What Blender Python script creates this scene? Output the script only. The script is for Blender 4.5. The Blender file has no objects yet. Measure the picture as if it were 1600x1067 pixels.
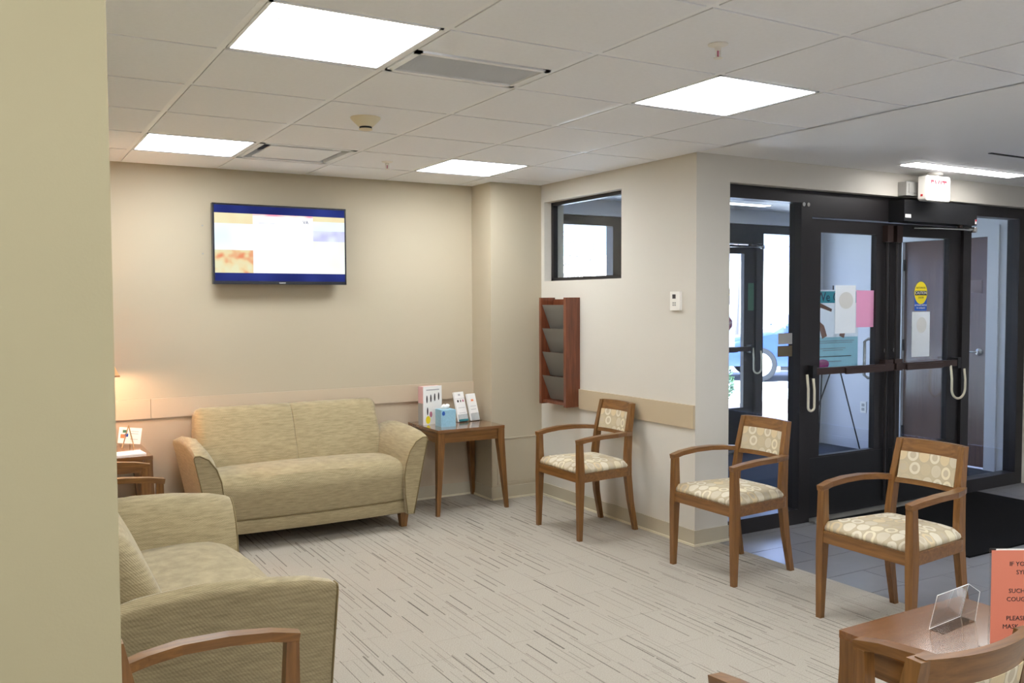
import bpy, bmesh, math, random
from mathutils import Matrix, Vector
random.seed(7)
C = bpy.context.scene.collection
S = bpy.context.scene
PI = math.pi

# ------------------------------------------------------------------ camera
EYE = 1.542
cam = bpy.data.cameras.new('camera'); cam_o = bpy.data.objects.new('camera', cam); C.objects.link(cam_o)
cam.sensor_width = 36.0; cam.sensor_fit = 'HORIZONTAL'; cam.lens = 1393.05 * 36.0 / 1600.0
fw = Vector((0.50473987, 0.86210594, -0.0448444)); rt = Vector((0.86287869, -0.50539592, -0.00391457)); up = Vector((0.02603895, 0.03671944, 0.99898631))
m = Matrix.Identity(4)
for r in range(3):
    m[r][0] = rt[r]; m[r][1] = up[r]; m[r][2] = -fw[r]
m[2][3] = EYE
cam_o.matrix_world = m
cam.clip_end = 300
S.camera = cam_o

# ------------------------------------------------------------------ world, sun, exposure
W = bpy.data.worlds.new('sky'); S.world = W; W.use_nodes = True
bg = W.node_tree.nodes['Background']; bg.inputs[0].default_value = (0.46, 0.57, 1.0, 1); bg.inputs[1].default_value = 4.0
sun = bpy.data.lights.new('sun', 'SUN'); sun.energy = 46.0; sun.angle = 0.01; sun.color = (0.78, 0.84, 1.0)
sun_o = bpy.data.objects.new('sun', sun); C.objects.link(sun_o); sun_o.rotation_euler = (math.radians(42), 0, math.radians(-62))
S.view_settings.view_transform = 'Standard'; S.view_settings.look = 'None'; S.view_settings.gamma = 1.0
S.view_settings.exposure = 0.35; S.view_settings.use_curve_mapping = False
TROFFER = 20.5

# ------------------------------------------------------------------ helpers
def tag(o, label=None, cat=None, group=None, kind=None):
    if label: o['label'] = label
    if cat: o['category'] = cat
    if group: o['group'] = group
    if kind: o['kind'] = kind
    return o
def empty(name, loc=(0, 0, 0), rz=0.0):
    o = bpy.data.objects.new(name, None); C.objects.link(o); o.location = loc; o.rotation_euler = (0, 0, rz); o.empty_display_size = 0.1
    return o
def obj(name, bm, mat, parent=None, smooth=False, bev=0.0, seg=2, loc=None, rz=None):
    if bev:
        es = [e for e in bm.edges if len(e.link_faces) == 2 and e.calc_face_angle(0) > 0.5]
        bmesh.ops.bevel(bm, geom=es, offset=bev, segments=seg, profile=0.6, affect='EDGES', clamp_overlap=True)
    bmesh.ops.recalc_face_normals(bm, faces=bm.faces)
    me = bpy.data.meshes.new(name); bm.to_mesh(me); bm.free()
    mats = mat if isinstance(mat, (list, tuple)) else [mat]
    for mm in mats: me.materials.append(mm)
    if smooth:
        for p in me.polygons: p.use_smooth = True
        if smooth != 'all':
            try: me.set_sharp_from_angle(angle=math.radians(40))
            except Exception: pass
    o = bpy.data.objects.new(name, me); C.objects.link(o)
    if parent is not None: o.parent = parent
    if loc is not None: o.location = loc
    if rz is not None: o.rotation_euler = (0, 0, rz)
    return o
def inst(src, parent=None, loc=None, rz=None):
    o = src.copy(); C.objects.link(o)
    if parent is not None: o.parent = parent
    if loc is not None: o.location = loc
    if rz is not None: o.rotation_euler = (0, 0, rz)
    return o
def copy_tree(o, parent=None):
    c = o.copy(); C.objects.link(c); c.parent = parent
    for ch in list(o.children): copy_tree(ch, c)
    return c
def B(*boxes):
    bm = bmesh.new()
    for b in boxes: box(bm, *b)
    return bm
def box(bm, x0, x1, y0, y1, z0, z1, M=None):
    vs = [bm.verts.new((x, y, z)) for z in (z0, z1) for y in (y0, y1) for x in (x0, x1)]
    for f in ((0, 2, 3, 1), (4, 5, 7, 6), (0, 1, 5, 4), (2, 6, 7, 3), (0, 4, 6, 2), (1, 3, 7, 5)): bm.faces.new([vs[i] for i in f])
    if M is not None:
        for v in vs: v.co = M @ v.co
    return vs
def hexa(bm, bot, top):
    a = [bm.verts.new(p) for p in bot]; b = [bm.verts.new(p) for p in top]; n = len(a)
    bm.faces.new(a[::-1]); bm.faces.new(b)
    for i in range(n): bm.faces.new((a[i], a[(i+1) % n], b[(i+1) % n], b[i]))
def loft(bm, rings, cap=True, closed=True):
    R = [[bm.verts.new(p) for p in r] for r in rings]
    n = len(R[0])
    for a, b in zip(R[:-1], R[1:]):
        for i in range(n if closed else n-1): bm.faces.new((a[i], a[(i+1) % n], b[(i+1) % n], b[i]))
    if cap and closed:
        bm.faces.new(R[0][::-1]); bm.faces.new(R[-1])
    return R
def rectsweep(bm, path, w, h, side):
    """rectangular bar along a path; side(i) = width direction; h measured along z-ish normal"""
    rings = []
    for i, p in enumerate(path):
        p = Vector(p)
        t = (Vector(path[min(i+1, len(path)-1)]) - Vector(path[max(i-1, 0)])).normalized()
        s = Vector(side[i] if isinstance(side, list) else side); s = (s - t * s.dot(t)).normalized()
        n = t.cross(s).normalized()
        ww = w[i] if isinstance(w, (list, tuple)) else w; hh = h[i] if isinstance(h, (list, tuple)) else h
        rings.append([p + s*ww/2 + n*hh/2, p - s*ww/2 + n*hh/2, p - s*ww/2 - n*hh/2, p + s*ww/2 - n*hh/2])
    loft(bm, rings)
def tube(bm, path, r, n=8, closed=False):
    rings = []; path = [Vector(p) for p in path]; L = len(path); prev = None
    for i, p in enumerate(path):
        if closed: t = (path[(i+1) % L] - path[i-1]).normalized()
        else: t = (path[min(i+1, L-1)] - path[max(i-1, 0)]).normalized()
        if prev is None: s = t.orthogonal().normalized()
        else: s = (prev - t * prev.dot(t)).normalized()
        prev = s; q = t.cross(s); rr = r[i] if isinstance(r, (list, tuple)) else r
        rings.append([p + (s*math.cos(a) + q*math.sin(a))*rr for a in [2*PI*k/n for k in range(n)]])
    if closed:
        R = [[bm.verts.new(p) for p in x] for x in rings]
        for i in range(L):
            a, b = R[i], R[(i+1) % L]
            for k in range(n): bm.faces.new((a[k], a[(k+1) % n], b[(k+1) % n], b[k]))
    else: loft(bm, rings)
def lathe(bm, prof, n=24, M=None):
    rings = [[Vector((r*math.cos(2*PI*k/n), r*math.sin(2*PI*k/n), z)) for k in range(n)] for r, z in prof]
    if M is not None: rings = [[M @ v for v in r] for r in rings]
    loft(bm, rings)
def disc_y(bm, cx, cz, y0, y1, rx, rz, n=28):
    loft(bm, [[(cx + rx*math.cos(2*PI*k/n), y, cz + rz*math.sin(2*PI*k/n)) for k in range(n)] for y in (y0, y1)])
def text(name, body, size, mat, parent, origin, right, upv, align='CENTER', depth=0.0004, sx=1.0):
    cu = bpy.data.curves.new(name, 'FONT'); cu.body = body; cu.size = size; cu.align_x = align; cu.align_y = 'CENTER'; cu.extrude = depth; cu.resolution_u = 2
    t = bpy.data.objects.new(name + '_tmp', cu); C.objects.link(t)
    me = bpy.data.meshes.new_from_object(t.evaluated_get(bpy.context.evaluated_depsgraph_get()))
    bpy.data.objects.remove(t); bpy.data.curves.remove(cu)
    r = Vector(right).normalized(); u = Vector(upv).normalized(); n = r.cross(u)
    Mx = Matrix((r*sx, u, n)).transposed().to_4x4(); Mx.translation = Vector(origin)
    me.transform(Mx); me.materials.clear(); me.materials.append(mat)
    o = bpy.data.objects.new(name, me); C.objects.link(o)
    if parent is not None: o.parent = parent
    return o

# ------------------------------------------------------------------ materials
def srgb(r, g, b):
    f = lambda c: (c/255/12.92) if c/255 <= 0.04045 else ((c/255+0.055)/1.055)**2.4
    return (f(r), f(g), f(b), 1)
def newmat(name):
    mt = bpy.data.materials.new(name); mt.use_nodes = True
    nt = mt.node_tree; return mt, nt, nt.nodes['Principled BSDF']
def node(nt, t, **kw):
    n = nt.nodes.new(t)
    for k, v in kw.items():
        if k.startswith('i_'):
            key = k[2:]; key = int(key) if key.isdigit() else key.replace('_', ' ')
            n.inputs[key].default_value = v
        else: setattr(n, k, v)
    return n
def mathn(nt, op, a, b=None, c=None):
    n = nt.nodes.new('ShaderNodeMath'); n.operation = op
    for i, v in enumerate((a, b, c)):
        if v is None: continue
        if isinstance(v, (int, float)): n.inputs[i].default_value = v
        else: nt.links.new(v, n.inputs[i])
    return n.outputs[0]
def mixc(nt, fac, a, b):
    n = nt.nodes.new('ShaderNodeMix'); n.data_type = 'RGBA'
    for s, v in ((n.inputs[0], fac), (n.inputs[6], a), (n.inputs[7], b)):
        if isinstance(v, (int, float, tuple)): s.default_value = v
        else: nt.links.new(v, s)
    return n.outputs[2]
def plain(name, col, rough=0.5, metal=0.0, spec=0.5, var=0.06, scale=6.0, bump=0.0, bscale=200.0, coat=0.0):
    mt, nt, p = newmat(name); L = nt.links
    tc = node(nt, 'ShaderNodeTexCoord'); nz = node(nt, 'ShaderNodeTexNoise', i_Scale=scale, i_Detail=3.0)
    L.new(tc.outputs['Object'], nz.inputs['Vector'])
    d = tuple(c*(1-var) for c in col[:3]) + (1,); h = tuple(min(1, c*(1+var)) for c in col[:3]) + (1,)
    L.new(mixc(nt, nz.outputs['Fac'], d, h), p.inputs['Base Color'])
    p.inputs['Roughness'].default_value = rough; p.inputs['Metallic'].default_value = metal
    p.inputs['Specular IOR Level'].default_value = spec; p.inputs['Coat Weight'].default_value = coat; p.inputs['Coat Roughness'].default_value = 0.12
    if bump:
        n2 = node(nt, 'ShaderNodeTexNoise', i_Scale=bscale, i_Detail=2.0); L.new(tc.outputs['Object'], n2.inputs['Vector'])
        bp = node(nt, 'ShaderNodeBump', i_Strength=bump, i_Distance=0.002); L.new(n2.outputs['Fac'], bp.inputs['Height']); L.new(bp.outputs[0], p.inputs['Normal'])
    return mt
def wood(name, c1, c2, axis=0, rough=0.32, coat=0.25):
    mt, nt, p = newmat(name); L = nt.links
    tc = node(nt, 'ShaderNodeTexCoord'); mp = node(nt, 'ShaderNodeMapping'); sc = [26, 26, 26]; sc[axis] = 1.6
    mp.inputs['Scale'].default_value = sc; L.new(tc.outputs['Object'], mp.inputs['Vector'])
    nz = node(nt, 'ShaderNodeTexNoise', i_Scale=2.2, i_Detail=6.0, i_Roughness=0.6, i_Distortion=0.6); L.new(mp.outputs[0], nz.inputs['Vector'])
    rmp = node(nt, 'ShaderNodeValToRGB'); rmp.color_ramp.elements[0].position = 0.3; rmp.color_ramp.elements[1].position = 0.72
    rmp.color_ramp.elements[0].color = c1; rmp.color_ramp.elements[1].color = c2; L.new(nz.outputs['Fac'], rmp.inputs[0])
    L.new(rmp.outputs[0], p.inputs['Base Color']); p.inputs['Roughness'].default_value = rough
    p.inputs['Coat Weight'].default_value = coat; p.inputs['Coat Roughness'].default_value = 0.15
    return mt
def emit(name, col, strength):
    mt = bpy.data.materials.new(name); mt.use_nodes = True; nt = mt.node_tree; nt.nodes.clear()
    e = node(nt, 'ShaderNodeEmission'); e.inputs[0].default_value = col; e.inputs[1].default_value = strength
    o = node(nt, 'ShaderNodeOutputMaterial'); nt.links.new(e.outputs[0], o.inputs[0]); return mt
def glass(name, tint=(0.93, 0.96, 0.97, 1), refl=1.0):
    mt = bpy.data.materials.new(name); mt.use_nodes = True; nt = mt.node_tree; nt.nodes.clear(); L = nt.links
    t = node(nt, 'ShaderNodeBsdfTransparent'); t.inputs[0].default_value = tint
    g = node(nt, 'ShaderNodeBsdfGlossy'); g.inputs['Roughness'].default_value = 0.02
    fr = node(nt, 'ShaderNodeFresnel'); ge = node(nt, 'ShaderNodeNewGeometry')
    L.new(mathn(nt, 'ADD', 1.45, mathn(nt, 'MULTIPLY', ge.outputs['Backfacing'], 1/1.45 - 1.45)), fr.inputs[0])
    f = mathn(nt, 'MULTIPLY', fr.outputs[0], refl)
    mx = node(nt, 'ShaderNodeMixShader'); L.new(f, mx.inputs[0]); L.new(t.outputs[0], mx.inputs[1]); L.new(g.outputs[0], mx.inputs[2])
    o = node(nt, 'ShaderNodeOutputMaterial'); L.new(mx.outputs[0], o.inputs[0]); return mt
def upholstery(name, dark, light):
    mt, nt, p = newmat(name); L = nt.links
    tc = node(nt, 'ShaderNodeTexCoord'); mp = node(nt, 'ShaderNodeMapping'); mp.inputs['Scale'].default_value = (14, 14, 130); L.new(tc.outputs['Object'], mp.inputs['Vector'])
    a = node(nt, 'ShaderNodeTexNoise', i_Scale=1.0, i_Detail=4.0, i_Roughness=0.6); L.new(mp.outputs[0], a.inputs['Vector'])
    b = node(nt, 'ShaderNodeTexNoise', i_Scale=420.0, i_Detail=1.0); L.new(tc.outputs['Object'], b.inputs['Vector'])
    f = mathn(nt, 'ADD', mathn(nt, 'MULTIPLY', a.outputs['Fac'], 0.75), mathn(nt, 'MULTIPLY', b.outputs['Fac'], 0.35))
    rmp = node(nt, 'ShaderNodeValToRGB'); rmp.color_ramp.elements[0].position = 0.38; rmp.color_ramp.elements[1].position = 0.7
    rmp.color_ramp.elements[0].color = dark; rmp.color_ramp.elements[1].color = light; L.new(f, rmp.inputs[0]); L.new(rmp.outputs[0], p.inputs['Base Color'])
    p.inputs['Roughness'].default_value = 0.9; p.inputs['Specular IOR Level'].default_value = 0.15; p.inputs['Sheen Weight'].default_value = 0.25
    w = node(nt, 'ShaderNodeTexWave', i_Scale=55.0, i_Distortion=1.5); w.bands_direction = 'DIAGONAL'; L.new(tc.outputs['Object'], w.inputs['Vector'])
    bp = node(nt, 'ShaderNodeBump', i_Strength=0.35, i_Distance=0.0015); L.new(mathn(nt, 'ADD', w.outputs['Fac'], b.outputs['Fac']), bp.inputs['Height']); L.new(bp.outputs[0], p.inputs['Normal'])
    return mt
def circles(name, u, v, size=0.056):
    """woven fabric: rows of plain discs and rings in cream, sand and grey on beige"""
    mt, nt, p = newmat(name); L = nt.links
    tc = node(nt, 'ShaderNodeTexCoord'); sp = node(nt, 'ShaderNodeSeparateXYZ'); L.new(tc.outputs['Object'], sp.inputs[0])
    U = mathn(nt, 'ADD', mathn(nt, 'DIVIDE', sp.outputs[u], size), 40.5); V = mathn(nt, 'ADD', mathn(nt, 'DIVIDE', sp.outputs[v], size*1.12), 40.12)
    iv = mathn(nt, 'FLOOR', V); U = mathn(nt, 'ADD', U, mathn(nt, 'MULTIPLY', iv, 0.3)); iu = mathn(nt, 'FLOOR', U)
    fu = mathn(nt, 'SUBTRACT', mathn(nt, 'FRACT', U), 0.5); fv = mathn(nt, 'SUBTRACT', mathn(nt, 'FRACT', V), 0.5)
    d = mathn(nt, 'SQRT', mathn(nt, 'ADD', mathn(nt, 'MULTIPLY', fu, fu), mathn(nt, 'MULTIPLY', fv, fv)))
    cb = node(nt, 'ShaderNodeCombineXYZ'); L.new(iu, cb.inputs[0]); L.new(iv, cb.inputs[1])
    wn = node(nt, 'ShaderNodeTexWhiteNoise'); wn.noise_dimensions = '2D'; L.new(cb.outputs[0], wn.inputs['Vector'])
    r1 = node(nt, 'ShaderNodeValToRGB'); r1.color_ramp.interpolation = 'CONSTANT'
    el = r1.color_ramp.elements; el[0].position = 0; el[0].color = srgb(220, 210, 188); el[1].position = 0.3; el[1].color = srgb(214, 194, 156)
    for pos, c in ((0.5, srgb(206, 194, 170)), (0.7, srgb(224, 212, 182)), (0.85, srgb(196, 180, 150))):
        e = el.new(pos); e.color = c
    L.new(wn.outputs['Value'], r1.inputs[0])
    sep = node(nt, 'ShaderNodeSeparateColor'); L.new(wn.outputs['Color'], sep.inputs[0])
    ring = mathn(nt, 'MULTIPLY', mathn(nt, 'LESS_THAN', d, 0.27), mathn(nt, 'GREATER_THAN', sep.outputs[1], 0.45))
    disc = mathn(nt, 'LESS_THAN', d, 0.47)
    base = srgb(190, 175, 147)
    col = mixc(nt, disc, base, r1.outputs[0]); col = mixc(nt, ring, col, srgb(194, 180, 156))
    nz = node(nt, 'ShaderNodeTexNoise', i_Scale=380.0); L.new(tc.outputs['Object'], nz.inputs['Vector'])
    col = mixc(nt, mathn(nt, 'MULTIPLY', nz.outputs['Fac'], 0.18), col, (0.25, 0.2, 0.13, 1))
    L.new(col, p.inputs['Base Color']); p.inputs['Roughness'].default_value = 0.85; p.inputs['Specular IOR Level'].default_value = 0.2
    bp = node(nt, 'ShaderNodeBump', i_Strength=0.25, i_Distance=0.001); L.new(nz.outputs['Fac'], bp.inputs['Height']); L.new(bp.outputs[0], p.inputs['Normal'])
    return mt
def carpet_mat():
    mt, nt, p = newmat('carpet'); L = nt.links
    g = node(nt, 'ShaderNodeNewGeometry'); sp = node(nt, 'ShaderNodeSeparateXYZ'); L.new(g.outputs['Position'], sp.inputs[0])
    nz = node(nt, 'ShaderNodeTexNoise', i_Scale=180.0, i_Detail=3.0); L.new(g.outputs['Position'], nz.inputs['Vector'])
    big = node(nt, 'ShaderNodeTexNoise', i_Scale=1.6, i_Detail=3.0); L.new(g.outputs['Position'], big.inputs['Vector'])
    col = mixc(nt, nz.outputs['Fac'], srgb(138, 130, 120), srgb(194, 186, 172))
    col = mixc(nt, mathn(nt, 'MULTIPLY', big.outputs['Fac'], 0.25), col, srgb(160, 148, 134))
    # thin dark woven dashes that run along y: two interleaved sets of columns
    for k, (pitch, seg, thr, off) in enumerate(((0.040, 0.40, 0.38, 0.0), (0.057, 0.26, 0.66, 0.013))):
        u = mathn(nt, 'DIVIDE', mathn(nt, 'ADD', sp.outputs[0], 30.0 + off), pitch); iu = mathn(nt, 'FLOOR', u)
        w1 = node(nt, 'ShaderNodeTexWhiteNoise'); w1.noise_dimensions = '1D'; L.new(mathn(nt, 'ADD', iu, 17.3*k), w1.inputs['W'])
        v = mathn(nt, 'ADD', mathn(nt, 'DIVIDE', mathn(nt, 'ADD', sp.outputs[1], 30.0), seg), mathn(nt, 'MULTIPLY', w1.outputs['Value'], 7.0)); ivv = mathn(nt, 'FLOOR', v)
        cb = node(nt, 'ShaderNodeCombineXYZ'); L.new(iu, cb.inputs[0]); L.new(ivv, cb.inputs[1]); cb.inputs[2].default_value = k
        w2 = node(nt, 'ShaderNodeTexWhiteNoise'); w2.noise_dimensions = '3D'; L.new(cb.outputs[0], w2.inputs['Vector'])
        sc = node(nt, 'ShaderNodeSeparateColor'); L.new(w2.outputs['Color'], sc.inputs[0])
        cen = mathn(nt, 'ADD', 0.5, mathn(nt, 'MULTIPLY', mathn(nt, 'SUBTRACT', nz.outputs['Fac'], 0.5), 0.12))
        du = mathn(nt, 'ABSOLUTE', mathn(nt, 'SUBTRACT', mathn(nt, 'FRACT', u), cen))
        width = mathn(nt, 'ADD', 0.028, mathn(nt, 'MULTIPLY', sc.outputs[1], 0.05))
        line = mathn(nt, 'LESS_THAN', du, width)
        on = mathn(nt, 'LESS_THAN', sc.outputs[0], 1 - thr)
        fv = mathn(nt, 'ABSOLUTE', mathn(nt, 'SUBTRACT', mathn(nt, 'FRACT', v), 0.5))
        part = mathn(nt, 'LESS_THAN', fv, mathn(nt, 'ADD', 0.32, mathn(nt, 'MULTIPLY', sc.outputs[2], 0.18)))
        f = mathn(nt, 'MULTIPLY', mathn(nt, 'MULTIPLY', line, on), part)
        f = mathn(nt, 'MULTIPLY', f, mathn(nt, 'ADD', 0.20, mathn(nt, 'MULTIPLY', sc.outputs[2], 0.55)))
        col = mixc(nt, f, col, srgb(70, 62, 55))
    L.new(col, p.inputs['Base Color']); p.inputs['Roughness'].default_value = 0.95; p.inputs['Specular IOR Level'].default_value = 0.1
    bp = node(nt, 'ShaderNodeBump', i_Strength=0.5, i_Distance=0.003); L.new(nz.outputs['Fac'], bp.inputs['Height']); L.new(bp.outputs[0], p.inputs['Normal'])
    return mt

M = {}
M['tan'] = plain('tan_paint', srgb(185, 173, 150), 0.7, var=0.02, scale=2, bump=0.06, bscale=260)
M['khaki'] = plain('khaki_paint', srgb(170, 158, 124), 0.7, var=0.02, scale=2, bump=0.06, bscale=260)
M['cream'] = plain('cream_paint', srgb(208, 202, 191), 0.7, var=0.02, scale=2, bump=0.06, bscale=260)
M['rear'] = plain('white_bounce_paint', srgb(240, 241, 244), 0.7, var=0.02)  # unseen walls made near-white so they bounce light onto the ceiling
M['lower'] = plain('lamp_warmed_paint', srgb(190, 172, 148), 0.7, var=0.02, scale=2)  # tan wall colour turned pinker for the warm lamp glow
M['rail_tan'] = plain('tan_rail', srgb(190, 172, 144), 0.55, var=0.02)
M['rail_light'] = plain('light_rail', srgb(198, 180, 155), 0.55, var=0.02)
M['base'] = plain('taupe_vinyl_base', srgb(184, 174, 152), 0.5, var=0.03)
M['base_lip'] = plain('cream_base_lip', srgb(222, 212, 186), 0.5, var=0.02)
M['tile_ceiling'] = plain('mineral_fibre', srgb(241, 243, 248), 0.9, spec=0.1, var=0.03, scale=60, bump=0.25, bscale=500)
M['grid'] = plain('white_grid', srgb(242, 244, 248), 0.35, var=0.01)
M['drywall'] = plain('white_drywall', srgb(246, 245, 244), 0.5, var=0.01)
M['white'] = plain('white_plastic', srgb(236, 232, 224), 0.4, var=0.02)
M['ivory'] = plain('ivory_plastic', srgb(226, 214, 184), 0.45, var=0.02)
M['grey_plastic'] = plain('grey_plastic', srgb(165, 163, 158), 0.45, var=0.03)
M['black'] = plain('black_rubber', srgb(22, 22, 23), 0.55, var=0.1)
M['bronze'] = plain('dark_bronze', srgb(44, 41, 42), 0.36, metal=0.35, var=0.08, scale=3)
M['bronze_bar'] = plain('brown_bronze_bar', srgb(74, 58, 54), 0.28, metal=0.6, var=0.06)
M['operator'] = plain('black_operator', srgb(36, 36, 38), 0.4, metal=0.3, var=0.05)
M['steel'] = plain('brushed_steel', srgb(190, 188, 184), 0.25, metal=0.9, var=0.04)
M['threshold'] = plain('aluminium_threshold', srgb(150, 148, 142), 0.45, metal=0.5, var=0.06)
M['glass'] = glass('pane_glass'); M['acrylic'] = glass('clear_acrylic', (0.9, 0.92, 0.93, 1), 1.6)
M['smoke'] = plain('smoky_pocket', srgb(112, 108, 101), 0.35, var=0.04)
M['cherry'] = wood('cherry_wood', srgb(86, 42, 24), srgb(132, 72, 44), 2)
M['wood_x'] = wood('walnut_stain_x', srgb(98, 63, 29), srgb(138, 95, 49), 0); M['wood_y'] = wood('walnut_stain_y', srgb(98, 63, 29), srgb(138, 95, 49), 1); M['wood_z'] = wood('walnut_stain_z', srgb(98, 63, 29), srgb(138, 95, 49), 2)
M['wood_top'] = wood('polished_walnut_top', srgb(108, 68, 36), srgb(142, 96, 56), 0, 0.10, 0.9); M['door_wood'] = wood('brown_door', srgb(84, 58, 54), srgb(108, 78, 70), 2, 0.25, 0.4)
M['uph'] = upholstery('olive_weave', srgb(142, 128, 97), srgb(174, 158, 123)); M['piping'] = plain('dark_piping', srgb(124, 107, 72), 0.85, var=0.08)
M['seat_fab'] = circles('circle_fabric_seat', 0, 1); M['back_fab'] = circles('circle_fabric_back', 1, 2)
M['carpet'] = carpet_mat()
M['floor_tile'] = plain('grey_porcelain', srgb(134, 133, 136), 0.24, var=0.10, scale=4, bump=0.03, bscale=60)
M['grout'] = plain('light_grout', srgb(158, 156, 152), 0.8, var=0.05)
M['mat'] = plain('black_mat', srgb(20, 20, 21), 0.95, spec=0.1, var=0.25, scale=60, bump=0.5, bscale=300)
M['vest_floor'] = plain('navy_carpet', srgb(52, 58, 70), 0.9, spec=0.1, var=0.15, scale=80)
M['vest_wall'] = plain('white_wall_paint', srgb(206, 207, 212), 0.6, var=0.02)
def thin_paper(name, col, tr=0.45):
    mt = bpy.data.materials.new(name); mt.use_nodes = True; nt = mt.node_tree; nt.nodes.clear(); L = nt.links
    tc = node(nt, 'ShaderNodeTexCoord'); nz = node(nt, 'ShaderNodeTexNoise', i_Scale=40.0); L.new(tc.outputs['Object'], nz.inputs['Vector'])
    c = mixc(nt, nz.outputs['Fac'], tuple(v*0.97 for v in col[:3]) + (1,), col)
    d = node(nt, 'ShaderNodeBsdfDiffuse'); t = node(nt, 'ShaderNodeBsdfTranslucent'); L.new(c, d.inputs[0]); L.new(c, t.inputs[0])
    mx = node(nt, 'ShaderNodeMixShader'); mx.inputs[0].default_value = tr; L.new(d.outputs[0], mx.inputs[1]); L.new(t.outputs[0], mx.inputs[2])
    o = node(nt, 'ShaderNodeOutputMaterial'); L.new(mx.outputs[0], o.inputs[0]); return mt
M['thin_white'] = thin_paper('thin_white_paper', srgb(252, 251, 249), 0.6); M['thin_pink'] = thin_paper('thin_pink_paper', srgb(255, 205, 226), 0.6); M['thin_teal'] = thin_paper('thin_teal_print', srgb(96, 190, 196), 0.6); M['thin_aqua'] = thin_paper('thin_aqua_print', srgb(196, 226, 228), 0.6)
M['paper'] = plain('white_paper', srgb(240, 238, 234), 0.7, var=0.01); M['pink'] = plain('pink_paper', srgb(255, 128, 150), 0.7, var=0.02)
M['salmon'] = plain('salmon_paper', srgb(214, 124, 98), 0.6, var=0.03); M['ink'] = plain('dark_ink', srgb(52, 44, 44), 0.7); M['ink_soft'] = plain('grey_ink', srgb(176, 174, 176), 0.7)
M['teal'] = plain('teal_print', srgb(70, 160, 166), 0.5); M['aqua'] = plain('pale_aqua_print', srgb(176, 208, 210), 0.5); M['skin'] = plain('skin_print', srgb(196, 140, 116), 0.6); M['magenta'] = plain('magenta_print', srgb(206, 84, 160), 0.6)
M['yellow'] = plain('yellow_vinyl', srgb(246, 224, 40), 0.5); M['blue'] = plain('blue_vinyl', srgb(30, 92, 188), 0.5); M['redprint'] = plain('faded_red_print', srgb(196, 120, 140), 0.6)
M['cord'] = plain('cream_cord', srgb(222, 214, 190), 0.6); M['tissue_blue'] = plain('blue_speckled_card', srgb(150, 196, 218), 0.6, var=0.16, scale=70); M['rose'] = plain('rose_print', srgb(226, 180, 178), 0.6)
M['orange_print'] = plain('orange_print', srgb(236, 140, 90), 0.6); M['green_print'] = plain('green_print', srgb(72, 120, 96), 0.6); M['navy_print'] = plain('navy_print', srgb(40, 48, 82), 0.6)
M['lamp_light'] = emit('troffer_light', (0.915, 0.96, 1.0, 1), TROFFER); M['linear_light'] = emit('linear_light', (1.0, 0.99, 0.98, 1), 18.0); M['vest_light'] = emit('vestibule_linear_light', (0.9, 0.95, 1.0, 1), 5.0)

# ------------------------------------------------------------------ setting
H = 2.458; XL = 0.134; XR = 3.785; XR2 = 3.967; YW = 6.313; YD = 4.203; XP = 3.328; YP = 6.0; YE = 6.6; XV = 7.75
X0, Y0, CELL = 0.7431, 2.7196, 0.6096
XMIN, XMAX, YMIN = -2.6, 9.0, -3.2
def struct(name, bm, mat, label, cat, **kw): return tag(obj(name, bm, mat, None, **kw), label, cat, None, 'structure')

# floor: slab + carpet tiles + porcelain tiles
XC = 3.975
floor = struct('floor', B((XMIN, XMAX, YMIN, YE + 0.15, -0.12, -0.012)), M['grout'], 'floor of grey striped carpet tiles meeting grey porcelain tiles', 'floor')
obj('rear_carpet', B((XMIN, XC, YMIN, 1.25, -0.012, -0.0005)), M['carpet'], floor)
obj('rear_porcelain', B((XC, XMAX, YMIN, 1.6, -0.012, -0.003)), M['floor_tile'], floor)
obj('vestibule_carpet', B((XR2, XV, YD + 0.19, YE, -0.012, 0.0)), M['vest_floor'], floor)
cw, cl = 0.2885, 0.388
proto = {}
col = 0; x = 1.695 - 6*cw
while x < XC - 0.01:
    xa, xb = max(x, XL), min(x + cw, XC)
    y = 3.224 - 6*cl + (0.5*cl if col % 2 else 0.0)
    while y < YW:
        ya, yb = max(y, 1.25), min(y + cl, YW)
        if yb - ya > 0.01 and xb - xa > 0.01:
            key = (round(xb-xa, 4), round(yb-ya, 4))
            if key not in proto: proto[key] = obj('carpet_tile', B((0.0006, key[0]-0.0006, 0.0006, key[1]-0.0006, -0.012, 0.0)), M['carpet'], floor, bev=0.0012, seg=1, loc=(xa, ya, 0))
            else: inst(proto[key], floor, (xa, ya, 0))
        y += cl
    x += cw; col += 1
proto = {}
tw, tl = 0.60, 0.2885; row = 0; y = 3.05 - 5*tl
while y < YD + 0.2:
    ya, yb = y, min(y + tl, YD + 0.19)
    x = XC - (0.3 if row % 2 else 0.0)
    while x < XMAX:
        xa, xb = max(x, XC), min(x + tw, XMAX)
        if xb - xa > 0.02 and yb - ya > 0.02:
            key = (round(xb-xa, 4), round(yb-ya, 4))
            if key not in proto: proto[key] = obj('porcelain_tile', B((0.002, key[0]-0.002, 0.002, key[1]-0.002, -0.012, -0.002)), M['floor_tile'], floor, bev=0.001, seg=1, loc=(xa, ya, 0))
            else: inst(proto[key], floor, (xa, ya, 0))
        x += tw
    y += tl; row += 1
tag(obj('entrance_mat', B((5.02, 6.79, 3.167, 4.235, -0.002, 0.009)), M['mat'], bev=0.004), 'large black ribbed entrance mat in front of glass doors', 'mat')

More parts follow.
